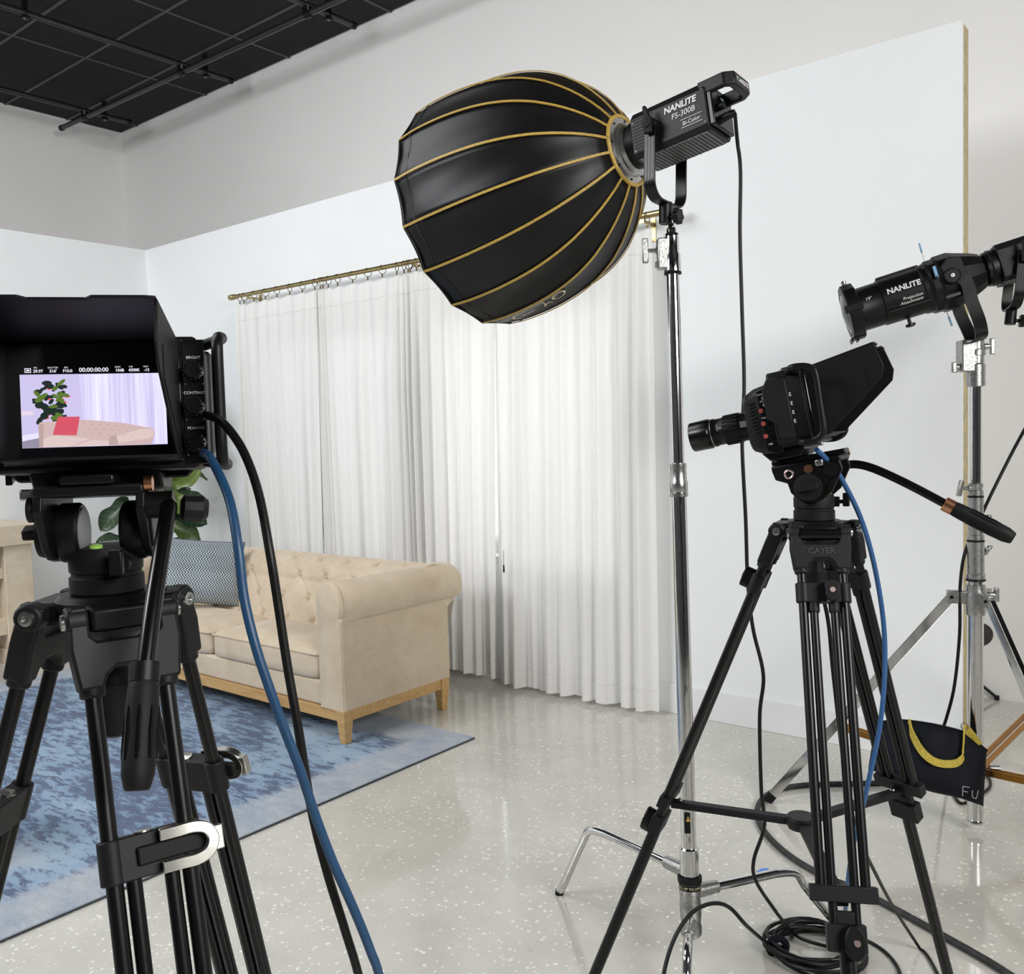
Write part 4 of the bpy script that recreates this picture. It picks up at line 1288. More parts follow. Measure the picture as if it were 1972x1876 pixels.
        tag(pic('picture_pillow_weave', [[(475 - i * 6.0, 1095 + i * 18), (641 - i * 3.6, 1098 + i * 18), (640 - i * 3.6, 1101 + i * 18), (474 - i * 6.0, 1098 + i * 18)] for i in range(8)], M['sc_pink2'], 10), kind='stuff')
        b = B()
        for x, s, sz in ((330, '29.97', .0042), (447, "216'", .0042), (562, 'F10.0', .0042), (770, '00:00:00:00', .0062), (978, '10dB', .0042), (1095, '4300K', .0042), (1197, '-13', .0042)):
            u, v = z2(x, 708 if sz > .005 else 714)
            textb(b, s, sz, q2(u, v, 1), X, Z, bold=.0001)
        for x, s in ((310, 'FPS'), (447, 'SHUTTER'), (550, 'IRIS'), (962, 'GAIN'), (1068, 'WB'), (1190, 'TINT')):
            u, v = z2(x, 686)
            textb(b, s, .0024, q2(u, v, 1), X, Z)
        for a_, c_ in (((225, 688), (275, 694)), ((225, 720), (275, 726)), ((225, 694), (231, 720)), ((269, 694), (275, 720)), ((238, 700), (262, 714))):
            u0, v0 = z2(*a_); u1, v1 = z2(*c_)
            b.add([q2(u0, v1, 1), q2(u1, v1, 1), q2(u1, v0, 1), q2(u0, v0, 1)], [(0, 1, 2, 3)])
        p('screen_readout', b, M['sc_text'], scr, smooth=0)
    return t
cam1 = studio_camera('black studio camera seen from behind, its hooded screen showing a pink pillow', cm1(-.004, .060), True)
cam2 = studio_camera('black studio camera seen from the side, lens pointing left', cm2(.012, .076), False)
# ================================================================ C-stand, LED light, softbox
def camdir(x, y, z): return RT * x + UP * y + FW * z           # vector given in the viewer's right / up / forward
M['dome'] = plain('black_dome_fabric', (0.005, 0.005, 0.006), 0.42, spec=0.32, grain=0.12, gscale=14)
M['lamp_body'] = plain('lamp_body_black', (0.008, 0.008, 0.009), 0.42, grain=0.1, gscale=400, spec=0.3)
M['mesh_grey'] = plain('perforated_grey', (0.16, 0.16, 0.165), 0.45)

c0 = at(1329, 1720, 2.42)                 # stand base, on the tube axis
c1 = at(1294, 470, 2.42)                  # top casting: the loaded stand leans a little
ca = (c1 - c0).normalized()
base_xy = c0 - ca * (c0.z / ca.z)
cst = thing('c_stand', 'chrome light stand with turtle base holding the black dome lamp', 'light stand', (base_xy.x, base_xy.y, 0))
def cw(name, b, m, p=None, **k): return obj(name, b, m, p or cst, world=True, **k)
def cp(z): return base_xy + ca * (z / ca.z)
def tp(px, py): # point of the leaning axis nearest the given pixel row
    best = min((abs((lambda q_: H / 2 - FPX * q_.dot(UP) / q_.dot(FW))(cp(z / 400) - CAMP) - py), z / 400) for z in range(20, 900))
    return best[1]
zA, zB_, zC_, zD = tp(0, 1640), tp(0, 925), tp(0, 515), tp(0, 430)
low = cw('lower_tube', B().cyl(cp(.10), cp(zB_), .0205, n=24), M['chrome'])
cw('middle_tube', B().cyl(cp(zB_), cp(zC_ + .02), .0172, n=24), M['chrome'])
cw('top_pin', B().cyl(cp(zC_), cp(zD + .02), .0085, n=18), M['chrome'])
# riser collar
cw('riser_collar', B().lathe([(.021, -.045), (.0245, -.045), (.025, -.035), (.0225, -.033), (.0245, -.03), (.0245, -.006), (.0225, 0), (.0215, .03), (.0225, .034), (.0225, .044), (.018, .045)], 28, cp(zB_), ca), M['steel'])
# top casting with T handle
top = cw('top_casting', B().lathe([(.018, -.045), (.0225, -.045), (.023, -.038), (.0225, -.034), (.0225, .0), (.019, .008), (.019, .05), (.0165, .053), (.013, .06), (.014, .068), (.012, .074)], 28, cp(zC_ + .03), ca), M['chrome'])
lf = -RT
lf = (lf - ca * lf.dot(ca)).normalized()
pc_ = cp(zC_ + .045)
cw('casting_block', B().frame_box(pc_ + lf * .022 + ca * -.01, lf, ca, lf.cross(ca), (.036, .082, .030)), M['cast'], top, bevel=.003)
cw('tee_screw', B().cyl(pc_ + lf * .036, pc_ + lf * .068, .0055, n=10).cyl(pc_ + lf * .036, pc_ + lf * .044, .009, n=10), M['steel'], top)
cw('tee_handle', B().frame_box(pc_ + lf * .072, lf, ca, lf.cross(ca), (.016, .066, .012)), M['cast'], top, bevel=.003)
cw('small_screw', B().cyl(pc_ + lf * .036 - ca * .038, pc_ + lf * .046 - ca * .038, .008, n=10), M['cast'], top)
cw('rubber_ring', B().torus(cp(zC_ + .032 - .049), ca, .020, .004, 24, 8), M['black'], top)
cw('rubber_ring', B().torus(cp(zC_ + .03 + .057), ca, .0145, .003, 24, 8), M['black'], top)
# turtle base
cw('sliding_sleeve', B().lathe([(.021, .0), (.0255, .0), (.0255, .068), (.0215, .072)], 24, cp(tp(0, 1683)), ca), M['chrome'])
zr = tp(0, 1690)
bc = cw('base_casting', B().lathe([(.024, -.155), (.028, -.150), (.029, -.13), (.026, -.118), (.0285, -.10), (.0290, -.07), (.027, -.055), (.029, -.035), (.029, -.012), (.0305, -.008), (.0305, .003), (.026, .003)], 26, cp(zr), ca), M['cast'])
cw('release_ring', B().lathe([(.0295, -.012), (.032, -.010), (.0325, .004), (.029, .006)], 26, cp(zr), ca), M['black_soft'], bc)
# wrap-around lettering
def wrap_text(s, size, radius, zc, face, m, parent, b=None):
    vv, ff = text(s, size)
    f0 = V(face); f0 = (f0 - ca * f0.dot(ca)).normalized(); s0 = ca.cross(f0)
    pts = []
    for p_ in vv:
        a = p_.x / radius
        pts.append(cp(zc) + (f0 * math.cos(a) + s0 * math.sin(a)) * radius + ca * p_.y)
    return cw('base_lettering', B().add(pts, ff), m, parent, smooth=0)
cw('label_band', B().lathe([(.0294, -.028), (.0296, -.027), (.0296, -.014), (.0294, -.013)], 26, cp(zr), ca), M['black'], bc)
wrap_text('PULL UP TO UNLOCK', .0095, .0299, zr - .0205, -FW, M['gold_print'], bc)
lb = tp(0, 1580)
cw('warning_label', B().frame_box(cp(lb) - FW * .0205 - RT * .006, RT, ca, FW, (.016, .055, .002)), M['black'], low)
cw('label_triangle', B().prism([(-.006, -.008), (.006, -.008), (0, .008)], cp(lb) - FW * .0219 - RT * .004 + ca * .012, RT, ca, 0, .0005), M['gold_trim'], low, smooth=0)
def cleg(zj, foot, k, sock=.06, hz=None):
    s_ = cp(zj)
    ft = V(foot)
    out = V((ft.x - s_.x, ft.y - s_.y, 0))
    L = out.length
    out.normalize()
    ks = ft - out * .13
    pts = [s_ + out * .03, s_ + out * (L - .215) + V((0, 0, -.0)), V((ft.x, ft.y, 0)) - out * .15 + V((0, 0, zj - .012)), V((ft.x, ft.y, 0)) - out * .115 + V((0, 0, zj - .06)), V((ft.x, ft.y, 0)) - out * .02 + V((0, 0, .035)), V((ft.x, ft.y, 0)) + V((0, 0, .008))]
    p2 = [pts[0], pts[1]] + spline([pts[1], pts[2], pts[3], pts[4]], 6)[1:] + [pts[5]]
    o = cw('leg', B().tube(p2, .0125, 16), M['chrome'])
    cw('leg_socket', B().tube([s_ + out * .012, s_ + out * .085], [.020, .0165], 14), M['cast'], o, bevel=.002)
    cw('socket_bolt', B().lathe([(.006, 0), (.0055, .004), (0, .004)], 6, s_ + out * .065 + V((0, 0, -.004)) + out.cross(V((0, 0, 1))) * .016, out.cross(V((0, 0, 1)))), M['steel'], o)
    cw('leg_tip', B().cyl(V((ft.x, ft.y, .0)), V((ft.x, ft.y, .014)) - out * .003, .0135, n=14), M['black_soft'], o)
zl1, zl2, zl3 = tp(0, 1680), tp(0, 1718), tp(0, 1770)
cleg(zl1, onz(1077, 1722), 0)
cleg(zl2, onz(1618, 1795), 1)
f3 = onz(1316, 2010)
cleg(zl3, f3, 2)

# ---------------------------------------------------------------- LED light
ring_c, rim_c = at(1209, 290, 2.47), at(917, 417, 2.82)
ax = (rim_c - ring_c).normalized()                             # where the lamp points
piv = ring_c - ax * .120
sy = ax.cross(UP).normalized()                                 # lamp's own sideways axis
if sy.dot(RT) < 0: sy = -sy
uz = sy.cross(ax).normalized()
if uz.dot(UP) < 0: uz = -uz
near = -sy if sy.dot(FW) > 0 else sy                           # side facing us
LM = Matrix(((near.x, ax.x, uz.x, piv.x), (near.y, ax.y, uz.y, piv.y), (near.z, ax.z, uz.z, piv.z), (0, 0, 0, 1)))
def led_light(label, Mx, letters, yoke_up=None, yoke_len=.2, screen=True, stem=True):
    """local X: side facing us, Y: forward, Z: up; origin at the yoke pivot in the body's middle"""
    t = thing('led_light', label, 'studio light', Mx)
    def p(name, b, m, par=None, **k): return obj(name, b, m, par or t, **k)
    X, Y, Z = V((1, 0, 0)), V((0, 1, 0)), V((0, 0, 1))
    hw, hh, y0, y1 = .064, .064, -.150, .068
    ch = .022
    sec = [(-hw + .010, -hh), (hw - .010, -hh), (hw, -hh + .012), (hw, hh - ch), (hw - ch * .8, hh), (-hw + ch * .8, hh), (-hw, hh - ch), (-hw, -hh + .012)]
    body = p('body', B().prism([(x, z) for x, z in sec], (0, 0, 0), X, Z, -y1 + 0.0, -y0), M['lamp_body'], bevel=.002, smooth=30)
    for s in (-1, 1):
        for k in range(11): p('side_rib', B().box((s * (hw + .0003), .032, -.046 + k * .0085), (.0022, .062, .003)), M['black'], body)
        for yy, zz in ((.060, .03), (.060, -.045), (-.142, .04), (-.142, -.045)): p('screw', B().lathe([(.0035, 0), (.003, .0015), (0, .0015)], 8, (s * hw, yy, zz), (s, 0, 0)), M['black_gloss'], body)
    # underside vent with rows of slots
    vent = p('vent_plate', B().bb((-hw + .012, -.138, -hh - .0015), (hw - .012, .058, -hh)), M['mesh_grey'], body)
    hb = B()
    for i in range(18):
        for j in range(12): hb.box((-.049 + j * .0085 + (.0042 if i % 2 else 0), -.130 + i * .0104, -hh - .0016), (.0050, .0050, .0008))
    tag(p('vent_holes', hb, M['hollow'], body, smooth=0), kind='stuff')
    # front reflector mount
    p('front_collar', B().lathe([(.05, 0), (.06, .002), (.062, .02), (.058, .024), (.058, .034), (.05, .036)], 32, (0, y1, 0), Y), M['black'], body)
    # rear: handle loop, control face, dial, socket
    rear = p('rear_face', B().prism([(-hw + .008, -hh + .01), (hw - .008, -hh + .01), (hw - .006, hh - .03), (-hw + .006, hh - .03)], (0, y0, 0), X, Z, 0, .014), M['black_gloss'], bevel=.003)
    hp = spline([V((0, y0 + .03, hh - .008)), V((0, y0 - .02, hh + .001)), V((0, y0 - .055, hh - .006)), V((0, y0 - .072, hh - .024)), V((0, y0 - .070, hh - .040))], 4)
    p('rear_handle', B().prism([(hw - .004, .02), (hw - .004, -.052), (hw - .022, -.074), (-hw + .022, -.074), (-hw + .004, -.052), (-hw + .004, .02), (-hw + .020, .02), (-hw + .020, -.046), (-hw + .028, -.054), (hw - .028, -.054), (hw - .020, -.046), (hw - .020, .02)], (0, y0, hh - .016), X, Y, -.020, .015), M['lamp_body'], bevel=.004, smooth=30)
    p('control_dial', B().lathe([(.009, 0), (.010, .003), (.009, .018), (0, .018)], 18, (.03, y0 - .014, -.006), -Y), M['black'], rear)
    p('control_dial', B().lathe([(.009, 0), (.010, .003), (.009, .018), (0, .018)], 18, (-.03, y0 - .014, -.006), -Y), M['black'], rear)
    p('display', B().bb((-.02, y0 - .0155, .008), (.02, y0 - .014, .032)), M['lcd'], rear)
    if screen:
        b = B()
        textb(b, '100%', .009, (0, y0 - .0160, .024), -X, Z)
        textb(b, '5600K', .007, (0, y0 - .0160, .013), -X, Z)
        p('display_text', b, emit('lamp_display', (.6, .8, .9), .5), rear, smooth=0)
        p('power_light', B().lathe([(.006, 0), (.006, .002), (0, .002)], 12, (.022, y0 - .074, hh - .016), -Y), M['green_dim'], rear)
    p('power_plug', B().tube([(.022, y0 - .010, -.036), (.024, y0 - .04, -.034), (.026, y0 - .055, -.038)], [.011, .010, .007], 12), M['black'], rear)
    # lettering on the side facing us
    for s, size, yy, zz, bold, sh in letters:
        b = B()
        textb(b, s, size, (hw + .0016, yy, zz), -Y, Z, bold=bold, shear=sh)
        p('lettering', b, M['white_print'], body, smooth=0)
    for k in range(2):
        if len(letters) > 2: p('lettering_rule', B().box((hw + .0014, letters[2][2], letters[2][3] + (.011 if k == 0 else -.0095)), (.0006, .060, .0012)), M['white_print'], body)
    # yoke: flat strap in the plane of the pivots
    inv = Mx.inverted().to_3x3()
    dn = (inv @ V(yoke_up)).normalized()              # direction from pivot to spigot, in local coordinates
    dn.x = 0
    dn.normalize()
    yw = hw + .019
    path = [V((yw, 0, 0)) - dn * .012, V((yw, 0, 0)) + dn * (yoke_len * .35), V((yw, 0, 0)) + dn * (yoke_len * .68)]
    arcp = []
    for k in range(9):
        a = R(90 * k / 8)
        arcp.append(V((yw - .045 + .045 * math.cos(a), 0, 0)) + dn * (yoke_len - .045 + .045 * math.sin(a)))
    half = path + arcp
    full = half + [V((-q_.x, q_.y, q_.z)) for q_ in reversed(half)]
    sd = dn.cross(X)
    yk = p('yoke', B().band(full, sd, .032, .0055), M['black_metal'], bevel=.001, smooth=40)
    for q_ in (-.009, 0, .009): p('yoke_groove', B().band([c_ + (c_ - V((0, c_.y, c_.z)) * 1).normalized() * 0 + sd * q_ for c_ in [V((h_.x + (.003 if h_.x > 0 else -.003), h_.y, h_.z)) for h_ in half[:6]]], sd, .002, .001), M['black_gloss'], yk)
    for s in (-1, 1):
        p('pivot_boss', B().lathe([(.017, 0), (.017, .018), (.014, .022)], 18, (s * hw, 0, 0), (s, 0, 0)), M['black'], yk)
    kx = yw + .004
    kd = -dn
    lev = p('tilt_lever', B().lathe([(.013, 0), (.015, .004), (.014, .018), (0, .02)], 16, (kx, 0, 0), X), M['black_soft'], yk)
    e1 = (kd + Y * .15).normalized()
    p('lever_arm', B().prism([(-.012, -.028), (.010, -.03), (.012, 0), (.006, .03), (.0, .046), (-.008, .044), (-.008, .02), (-.012, .0)], (kx + .010, 0, 0), e1.cross(X) * -1, e1, -.005, .006), M['black_soft'], yk, bevel=.003)
    bt_ = dn * yoke_len
    if stem:
        p('spigot', B().cyl(bt_ - dn * .004, bt_ + dn * .052, .0175, n=20), M['black'], yk, bevel=.002)
        kp = bt_ + dn * .038
        e = -sd if (Mx.to_3x3() @ -sd).dot(RT) > 0 else sd
        p('spigot_knob', B().cyl(kp, kp + e * .03, .006, n=10).prism([(math.cos(2 * PI * i / 24) * (.020 + .0025 * math.cos(6 * 2 * PI * i / 24)), math.sin(2 * PI * i / 24) * (.020 + .0025 * math.cos(6 * 2 * PI * i / 24))) for i in range(24)], kp + e * .036, X, dn, -.008, .008), M['black'], yk, bevel=.002)
    return t
M['green_dim'] = plain('green_indicator', (0.05, 0.13, 0.08), 0.3)
LET = [('NANLITE', .0225, -.079, .024, .0008, .15), ('FS-300B', .0205, -.086, .001, .0001, .15), ('Bi-Color', .0142, -.106, -.027, .0001, .1)]
yk_dn = (cp(zD) - piv).normalized()
led1 = led_light('black studio lamp head with white lettering on the chrome stand', LM, LET, yk_dn, (cp(zD) - piv).length - .045)
b = B()
textb(b, 'NANLITE', .016, (.0, -.150 - .0748, .064 - .0185), (-1, 0, 0), (0, 0, 1), bold=.0005)
obj('handle_lettering', b, M['white_print'], led1, smooth=0)

# ---------------------------------------------------------------- softbox dome
NP = 16
SO = piv + ax * .120
SL, SR = (rim_c - ring_c).length, .346
SMx = Matrix(((near.x, uz.x, ax.x, SO.x), (near.y, uz.y, ax.y, SO.y), (near.z, uz.z, ax.z, SO.z), (0, 0, 0, 1)))
if SMx.to_3x3().determinant() < 0: SMx = Matrix(((-near.x, uz.x, ax.x, SO.x), (-near.y, uz.y, ax.y, SO.y), (-near.z, uz.z, ax.z, SO.z), (0, 0, 0, 1)))
sb = thing('softbox', 'deep black parabolic softbox dome with golden seam ribs', 'softbox', SMx)
prof = [(0, .255), (.03, .36), (.08, .49), (.15, .62), (.24, .745), (.34, .84), (.45, .91), (.56, .955), (.68, .985), (.80, 1.0), (.90, 1.002), (1.0, .99)]
def pr(t_):
    for i in range(len(prof) - 1):
        if t_ <= prof[i + 1][0]:
            f = (t_ - prof[i][0]) / (prof[i + 1][0] - prof[i][0])
            p0, p1, p2, p3 = prof[max(0, i - 1)][1], prof[i][1], prof[i + 1][1], prof[min(len(prof) - 1, i + 2)][1]
            return .5 * (2 * p1 + (p2 - p0) * f + (2 * p0 - 5 * p1 + 4 * p2 - p3) * f * f + (3 * p1 - p0 - 3 * p2 + p3) * f ** 3) * SR
    return prof[-1][1] * SR
A0 = R(11.25 * .35)
def sbp(t_, c, off=0.0):
    """point of the dome: t_ along the axis 0..1, c angle in panel units"""
    k = math.floor(c)
    f = c - k
    a0, a1 = A0 + 2 * PI * k / NP, A0 + 2 * PI * (k + 1) / NP
    r_ = pr(t_)
    p0 = V((math.cos(a0), math.sin(a0), 0)) * r_
    p1 = V((math.cos(a1), math.sin(a1), 0)) * r_
    q_ = p0.lerp(p1, f)
    sag = .010 * math.sin(PI * f) * math.sin(PI * min(1, t_ * 1.1)) * (r_ / SR)
    rad = q_.normalized()
    z = t_ * SL - .006 * math.sin(PI * f) * max(0, (t_ - .8) / .2) ** 2
    return q_ - rad * (sag - off) + V((0, 0, z))
for k in range(NP):
    wob = random.Random(k)
    ph_ = wob.uniform(0, 6)
    def fn(u, v, k=k, ph_=ph_):
        p_ = sbp(v, k + min(.9999, max(1e-4, u)))
        n_ = V((p_.x, p_.y, 0)).normalized()
        return p_ + n_ * (.0022 * math.sin(9 * v + 5 * u + ph_) * math.sin(PI * u) * (.4 + v))
    o = obj('panel', B().grid(fn, 8, 26), M['dome'], sb, smooth=60)
    md = o.modifiers.new('thickness', 'SOLIDIFY')
    md.thickness = .0015
    def tr(u, v, k=k): return sbp(v, k)
    pts = [sbp(i / 30, k + 1e-4, .0032) for i in range(31)]
    sides = []
    for i in range(31):
        a = A0 + 2 * PI * k / NP
        sides.append(V((-math.sin(a), math.cos(a), 0)))
    obj('seam_rib', B().band(pts, sides, .0068, .0028), M['gold_trim'], sb, smooth=40)
    obj('edge_stitch', B().tube([sbp(.915, k + i / 6, .0012) for i in range(7)], .0009, 5), M['black_gloss'], o)
rim = [sbp(1.0, k + f / 6) for k in range(NP) for f in range(6)]
obj('rim_piping', B().tube(rim + [rim[0]], .004, 8, False), M['black'], sb)
# diffuser cloth set back inside the open mouth
M['diffuser'] = plain('white_diffuser', (0.8, 0.8, 0.8), 0.8)
vv = [sbp(.90, k, -.004) for k in range(NP)]
obj('front_diffuser', B().add(vv, [tuple(range(NP))]), M['diffuser'], sb, smooth=0)
# speed ring and golden collar
obj('collar_binding', B().tube([sbp(.004, k + f / 2, .004) for k in range(NP) for f in range(2)] + [sbp(.004, 0, .004)], .006, 8, False), M['gold_trim'], sb)
M['ring_metal'] = plain('grey_cast_ring', (0.46, 0.46, 0.46), 0.32, metal=0.9)
obj('speed_ring', B().lathe([(.052, -.022), (.060, -.022), (.064, -.012), (.070, -.010), (.074, -.002), (.090, .0), (.091, .012), (.078, .016)], 40), M['ring_metal'], sb)
for k in range(8):
    a = 2 * PI * k / 8
    obj('ring_screw', B().lathe([(.0035, 0), (.003, -.002), (0, -.002)], 8, (math.cos(a) * .082, math.sin(a) * .082, -.0015), (0, 0, 1)), M['black_gloss'], sb)
# printed emblem on one lower panel (upside down as the photo shows)
def panel_print(name, b2, k, tc, cc_, m):
    """2D builder b2 (x along the axis towards the lamp, y across) laid on panel k"""
    out = B()
    out.f = b2.f
    for p_ in b2.v:
        t_ = tc - p_.x / SL
        r_ = pr(min(1, max(0, t_)))
        out.v.append(sbp(min(1, max(0, t_)), k + cc_ + p_.y / (2 * PI / NP * r_), .0026))
    return obj(name, out, m, sb, smooth=0)
def stroke(pts, ws):
    """flat brush stroke of varying width in 2D"""
    pts = spline([(x, y, 0) for x, y in pts], 6)
    n = len(pts)
    b = B()
    for i in range(n):
        t_ = (pts[min(n - 1, i + 1)] - pts[max(0, i - 1)]).normalized()
        f = i / (n - 1) * (len(ws) - 1)
        j = min(int(f), len(ws) - 2)
        w = ws[j] + (ws[j + 1] - ws[j]) * (f - j)
        nn = V((-t_.y, t_.x, 0))
        b.v += [pts[i] + nn * w / 2, pts[i] - nn * w / 2]
    b.f = [(2 * i, 2 * i + 1, 2 * i + 3, 2 * i + 2) for i in range(n - 1)]
    return b
# choose the panel that faces us at the bottom of the dome
inv3 = SMx.to_3x3().inverted()
view = (inv3 @ -(at(1010, 585, 2.6) - CAMP).normalized())
best = None
for k in range(NP):
    c_ = SMx @ sbp(.72, k + .5)
    q_ = c_ - CAMP
    px_ = W / 2 + FPX * q_.dot(RT) / q_.dot(FW)
    py_ = H / 2 - FPX * q_.dot(UP) / q_.dot(FW)
    e_ = math.hypot(px_ - 1030, py_ - 585)
    if best is None or e_ < best[0]: best = (e_, k)
EK = best[1]
flip = 1
for nm, st2 in (('emblem_scroll', stroke([(.075, .012), (.098, .020), (.112, .008), (.100, -.012), (.078, -.016), (.070, -.002), (.082, .008), (.092, .004)], [.001, .006, .008, .003, .002, .006, .004, .001])),
                ('emblem_letter', stroke([(.098, .02), (.070, .024), (.048, .022), (.040, .020)], [.001, .003, .002, .001])),
                ('emblem_letter', stroke([(.050, .024), (.044, .002), (.030, -.018)], [.004, .003, .003])),
                ('emblem_letter', stroke([(.028, -.018), (.050, -.008), (.054, -.022)], [.003, .004, .002])),
                ('emblem_tail', stroke([(.046, .016), (.020, .014), (-.02, .020), (-.052, .014), (-.066, -.004), (-.052, -.018)], [.001, .0015, .002, .004, .006, .002]))):
    st2.v = [V((p_.x * 1.15, p_.y * 1.25, 0)) for p_ in st2.v]
    panel_print(nm, st2, EK, .74, .5, M['gold_print'])
for s, size, x, y in (('LOCK', .020, -.022, -.010), ('QUICK-OPEN SOFTBOX', .0115, -.012, .030)):
    vv, ff = text(s, size)
    b2 = B().add([V((x - p_.x * flip, y - p_.y, 0)) for p_ in vv], ff)
    panel_print('emblem_lettering', b2, EK, .74, .5, M['white_print'])
# ================================================================ heavy stand with projection spot, right
gp = onz(1878, 1601)
GD = (gp - CAMP).dot(FW)
rs = thing('roller_stand', 'heavy chrome combo stand with square legs and orange braces at the right edge', 'light stand', (gp.x, gp.y, 0))
def gw(name, b, m, p=None, **k): return obj(name, b, m, p or rs, world=True, **k)
ZU = V((0, 0, 1))
def gz(py):
    """height on the stand's axis that shows at pixel row py"""
    lo_, hi_ = 0.0, 3.5
    for _ in range(40):
        m_ = (lo_ + hi_) / 2
        q_ = gp + ZU * m_ - CAMP
        if H / 2 - FPX * q_.dot(UP) / q_.dot(FW) > py: lo_ = m_
        else: hi_ = m_
    return lo_
def gx(z): return gp + ZU * z
z_ = {k: gz(k) for k in (1583, 1480, 1455, 1170, 1115, 1085, 1040, 990, 955, 930, 745, 700, 656)}
zb0 = max(.02, z_[1583])
gw('base_tube', B().cyl(gx(zb0), gx(z_[1115]), .0262, n=28).lathe([(.0262, 0), (.0275, 0), (.0275, .01), (.0262, .012)], 28, gx(zb0)), M['chrome'])
def collar(z0, z1, r0, r1):
    o = gw('collar', B().lathe([(r0 - .003, 0), (r0, .002), (r0, .018), (r0 - .003, .02), (r0 - .003, .05 if z1 - z0 > .06 else (z1 - z0) * .6), (r1, (z1 - z0) * .7), (r1, z1 - z0 - .004), (r1 - .003, z1 - z0)], 28, gx(z0)), M['cast'])
    gw('rubber_ring', B().torus(gx(z0 - .003), ZU, r0 - .002, .004, 28, 8), M['black'], o)
    return o
collar(z_[1115], z_[1040], .031, .028)
gw('second_riser', B().cyl(gx(z_[1115]), gx(z_[955]), .0235, n=26), M['chrome'])
collar(z_[1040], z_[955], .0275, .0255)
gw('first_riser', B().cyl(gx(z_[955]), gx(z_[700]), .0195, n=24), M['chrome'])
c3 = collar(z_[955], z_[930], .0245, .0235)
def tee(p, d, ln, up=ZU, m='cast', w=.05):
    d = V(d).normalized()
    b = B().cyl(p, p + d * ln, .0065, n=10).cyl(p, p + d * .014, .011, n=12)
    o = gw('locking_screw', b, M['steel'])
    gw('tee_handle', B().frame_box(p + d * (ln + .006), d, up, d.cross(up), (.016, w, .014)), M[m], o, bevel=.003)
    return o
tee(gx((z_[955] + z_[930]) / 2) - RT * .018 + ZU * .004, -RT + FW * -.2, .034, (ZU + RT * .2).normalized(), w=.056)
tee(gx(z_[1040] + .07) + RT * .026, RT + FW * .4, .014, (ZU + RT * .5).normalized(), w=.04)
tee(gx(z_[1115] + .10) + RT * .028, RT + FW * .4, .012, (ZU + RT * .7).normalized(), w=.04)
# leg collar
lc = gw('leg_collar', B().lathe([(.027, -.055), (.031, -.055), (.033, -.045), (.033, .0), (.031, .02), (.031, .05), (.028, .052)], 28, gx(z_[1170] + .03)), M['cast'])
tee(gx(z_[1170] + .045) + RT * .045, RT, .022, ZU, w=.05)
# braces' lower collar
bc2 = gw('brace_collar', B().lathe([(.0265, 0), (.032, .002), (.032, .05), (.0265, .054)], 26, gx(z_[1480] - .02)), M['cast'])
ftl = onz(1480, 1545)
dl = V((ftl.x - gp.x, ftl.y - gp.y, 0))
az0 = math.atan2(dl.y, dl.x)
rad = dl.length
zc = z_[1170] + .045
for k, (az, rr_) in enumerate(((az0, rad), (az0 + R(122), rad), (az0 + R(-118), rad))):
    o = V((math.cos(az), math.sin(az), 0))
    ta = V((-o.y, o.x, 0))
    p0 = gx(zc - .01) + o * .075
    p1 = gp + o * rr_ + ZU * .012
    d = (p1 - p0).normalized()
    gw('leg_hinge', B().frame_box(gx(zc - .01) + o * .055, o, ta, ZU, (.075, .028, .045)), M['cast'], lc, bevel=.004)
    gw('hinge_bolt', B().cyl(p0 - ta * .018, p0 + ta * .018, .006, n=10), M['black_gloss'], lc)
    lg = gw('leg', B().band([p0, p1], ta, .020, .034), M['chrome'], bevel=.002, smooth=0)
    gw('leg_shoe', B().band([p1 - d * .03, p1 + d * .006], ta, .024, .036), M['black_soft'], lg, bevel=.003)
    mid = p0.lerp(p1, .60)
    c_ = gx(z_[1480] + .005) + o * .034
    for s in (-1, 1):
        gw('brace', B().band([c_ + ta * .014 * s, mid + ta * .014 * s - ZU * .01], ta, .006, .022), M['orange'], lg, smooth=0)
    gw('brace_lug', B().frame_box(gx(z_[1480] + .005) + o * .034, o, ta, ZU, (.03, .026, .022)), M['cast'], bc2, bevel=.003)
    gw('brace_bolt', B().cyl(mid - ta * .022, mid + ta * .022, .007, n=10), M['steel'], lg)
gw('knob_stub', B().cyl(gx(z_[1480]) + RT * .05, gx(z_[1480]) + RT * .085, .011, n=12), M['cast'], bc2)
# head block
hb_ = z_[745]
hbk = gw('head_block', B().lathe([(.019, 0), (.030, .002), (.030, .075), (.026, .08), (.026, .105), (.030, .107), (.030, .125), (.026, .128), (.026, z_[656] - hb_)], 28, gx(hb_)), M['cast'])
gw('head_cheek', B().frame_box(gx(hb_ + (z_[656] - hb_) * .66) - RT * .032, RT, ZU, RT.cross(ZU), (.052, (z_[656] - hb_) * .68, .05)), M['cast'], hbk, bevel=.004)
tee(gx(z_[656] - .02) + RT * .026, RT, .024, ZU, w=.055)
tee(gx(hb_ + (z_[656] - hb_) * .42) - RT * .055, -RT, .014, ZU, w=.036)

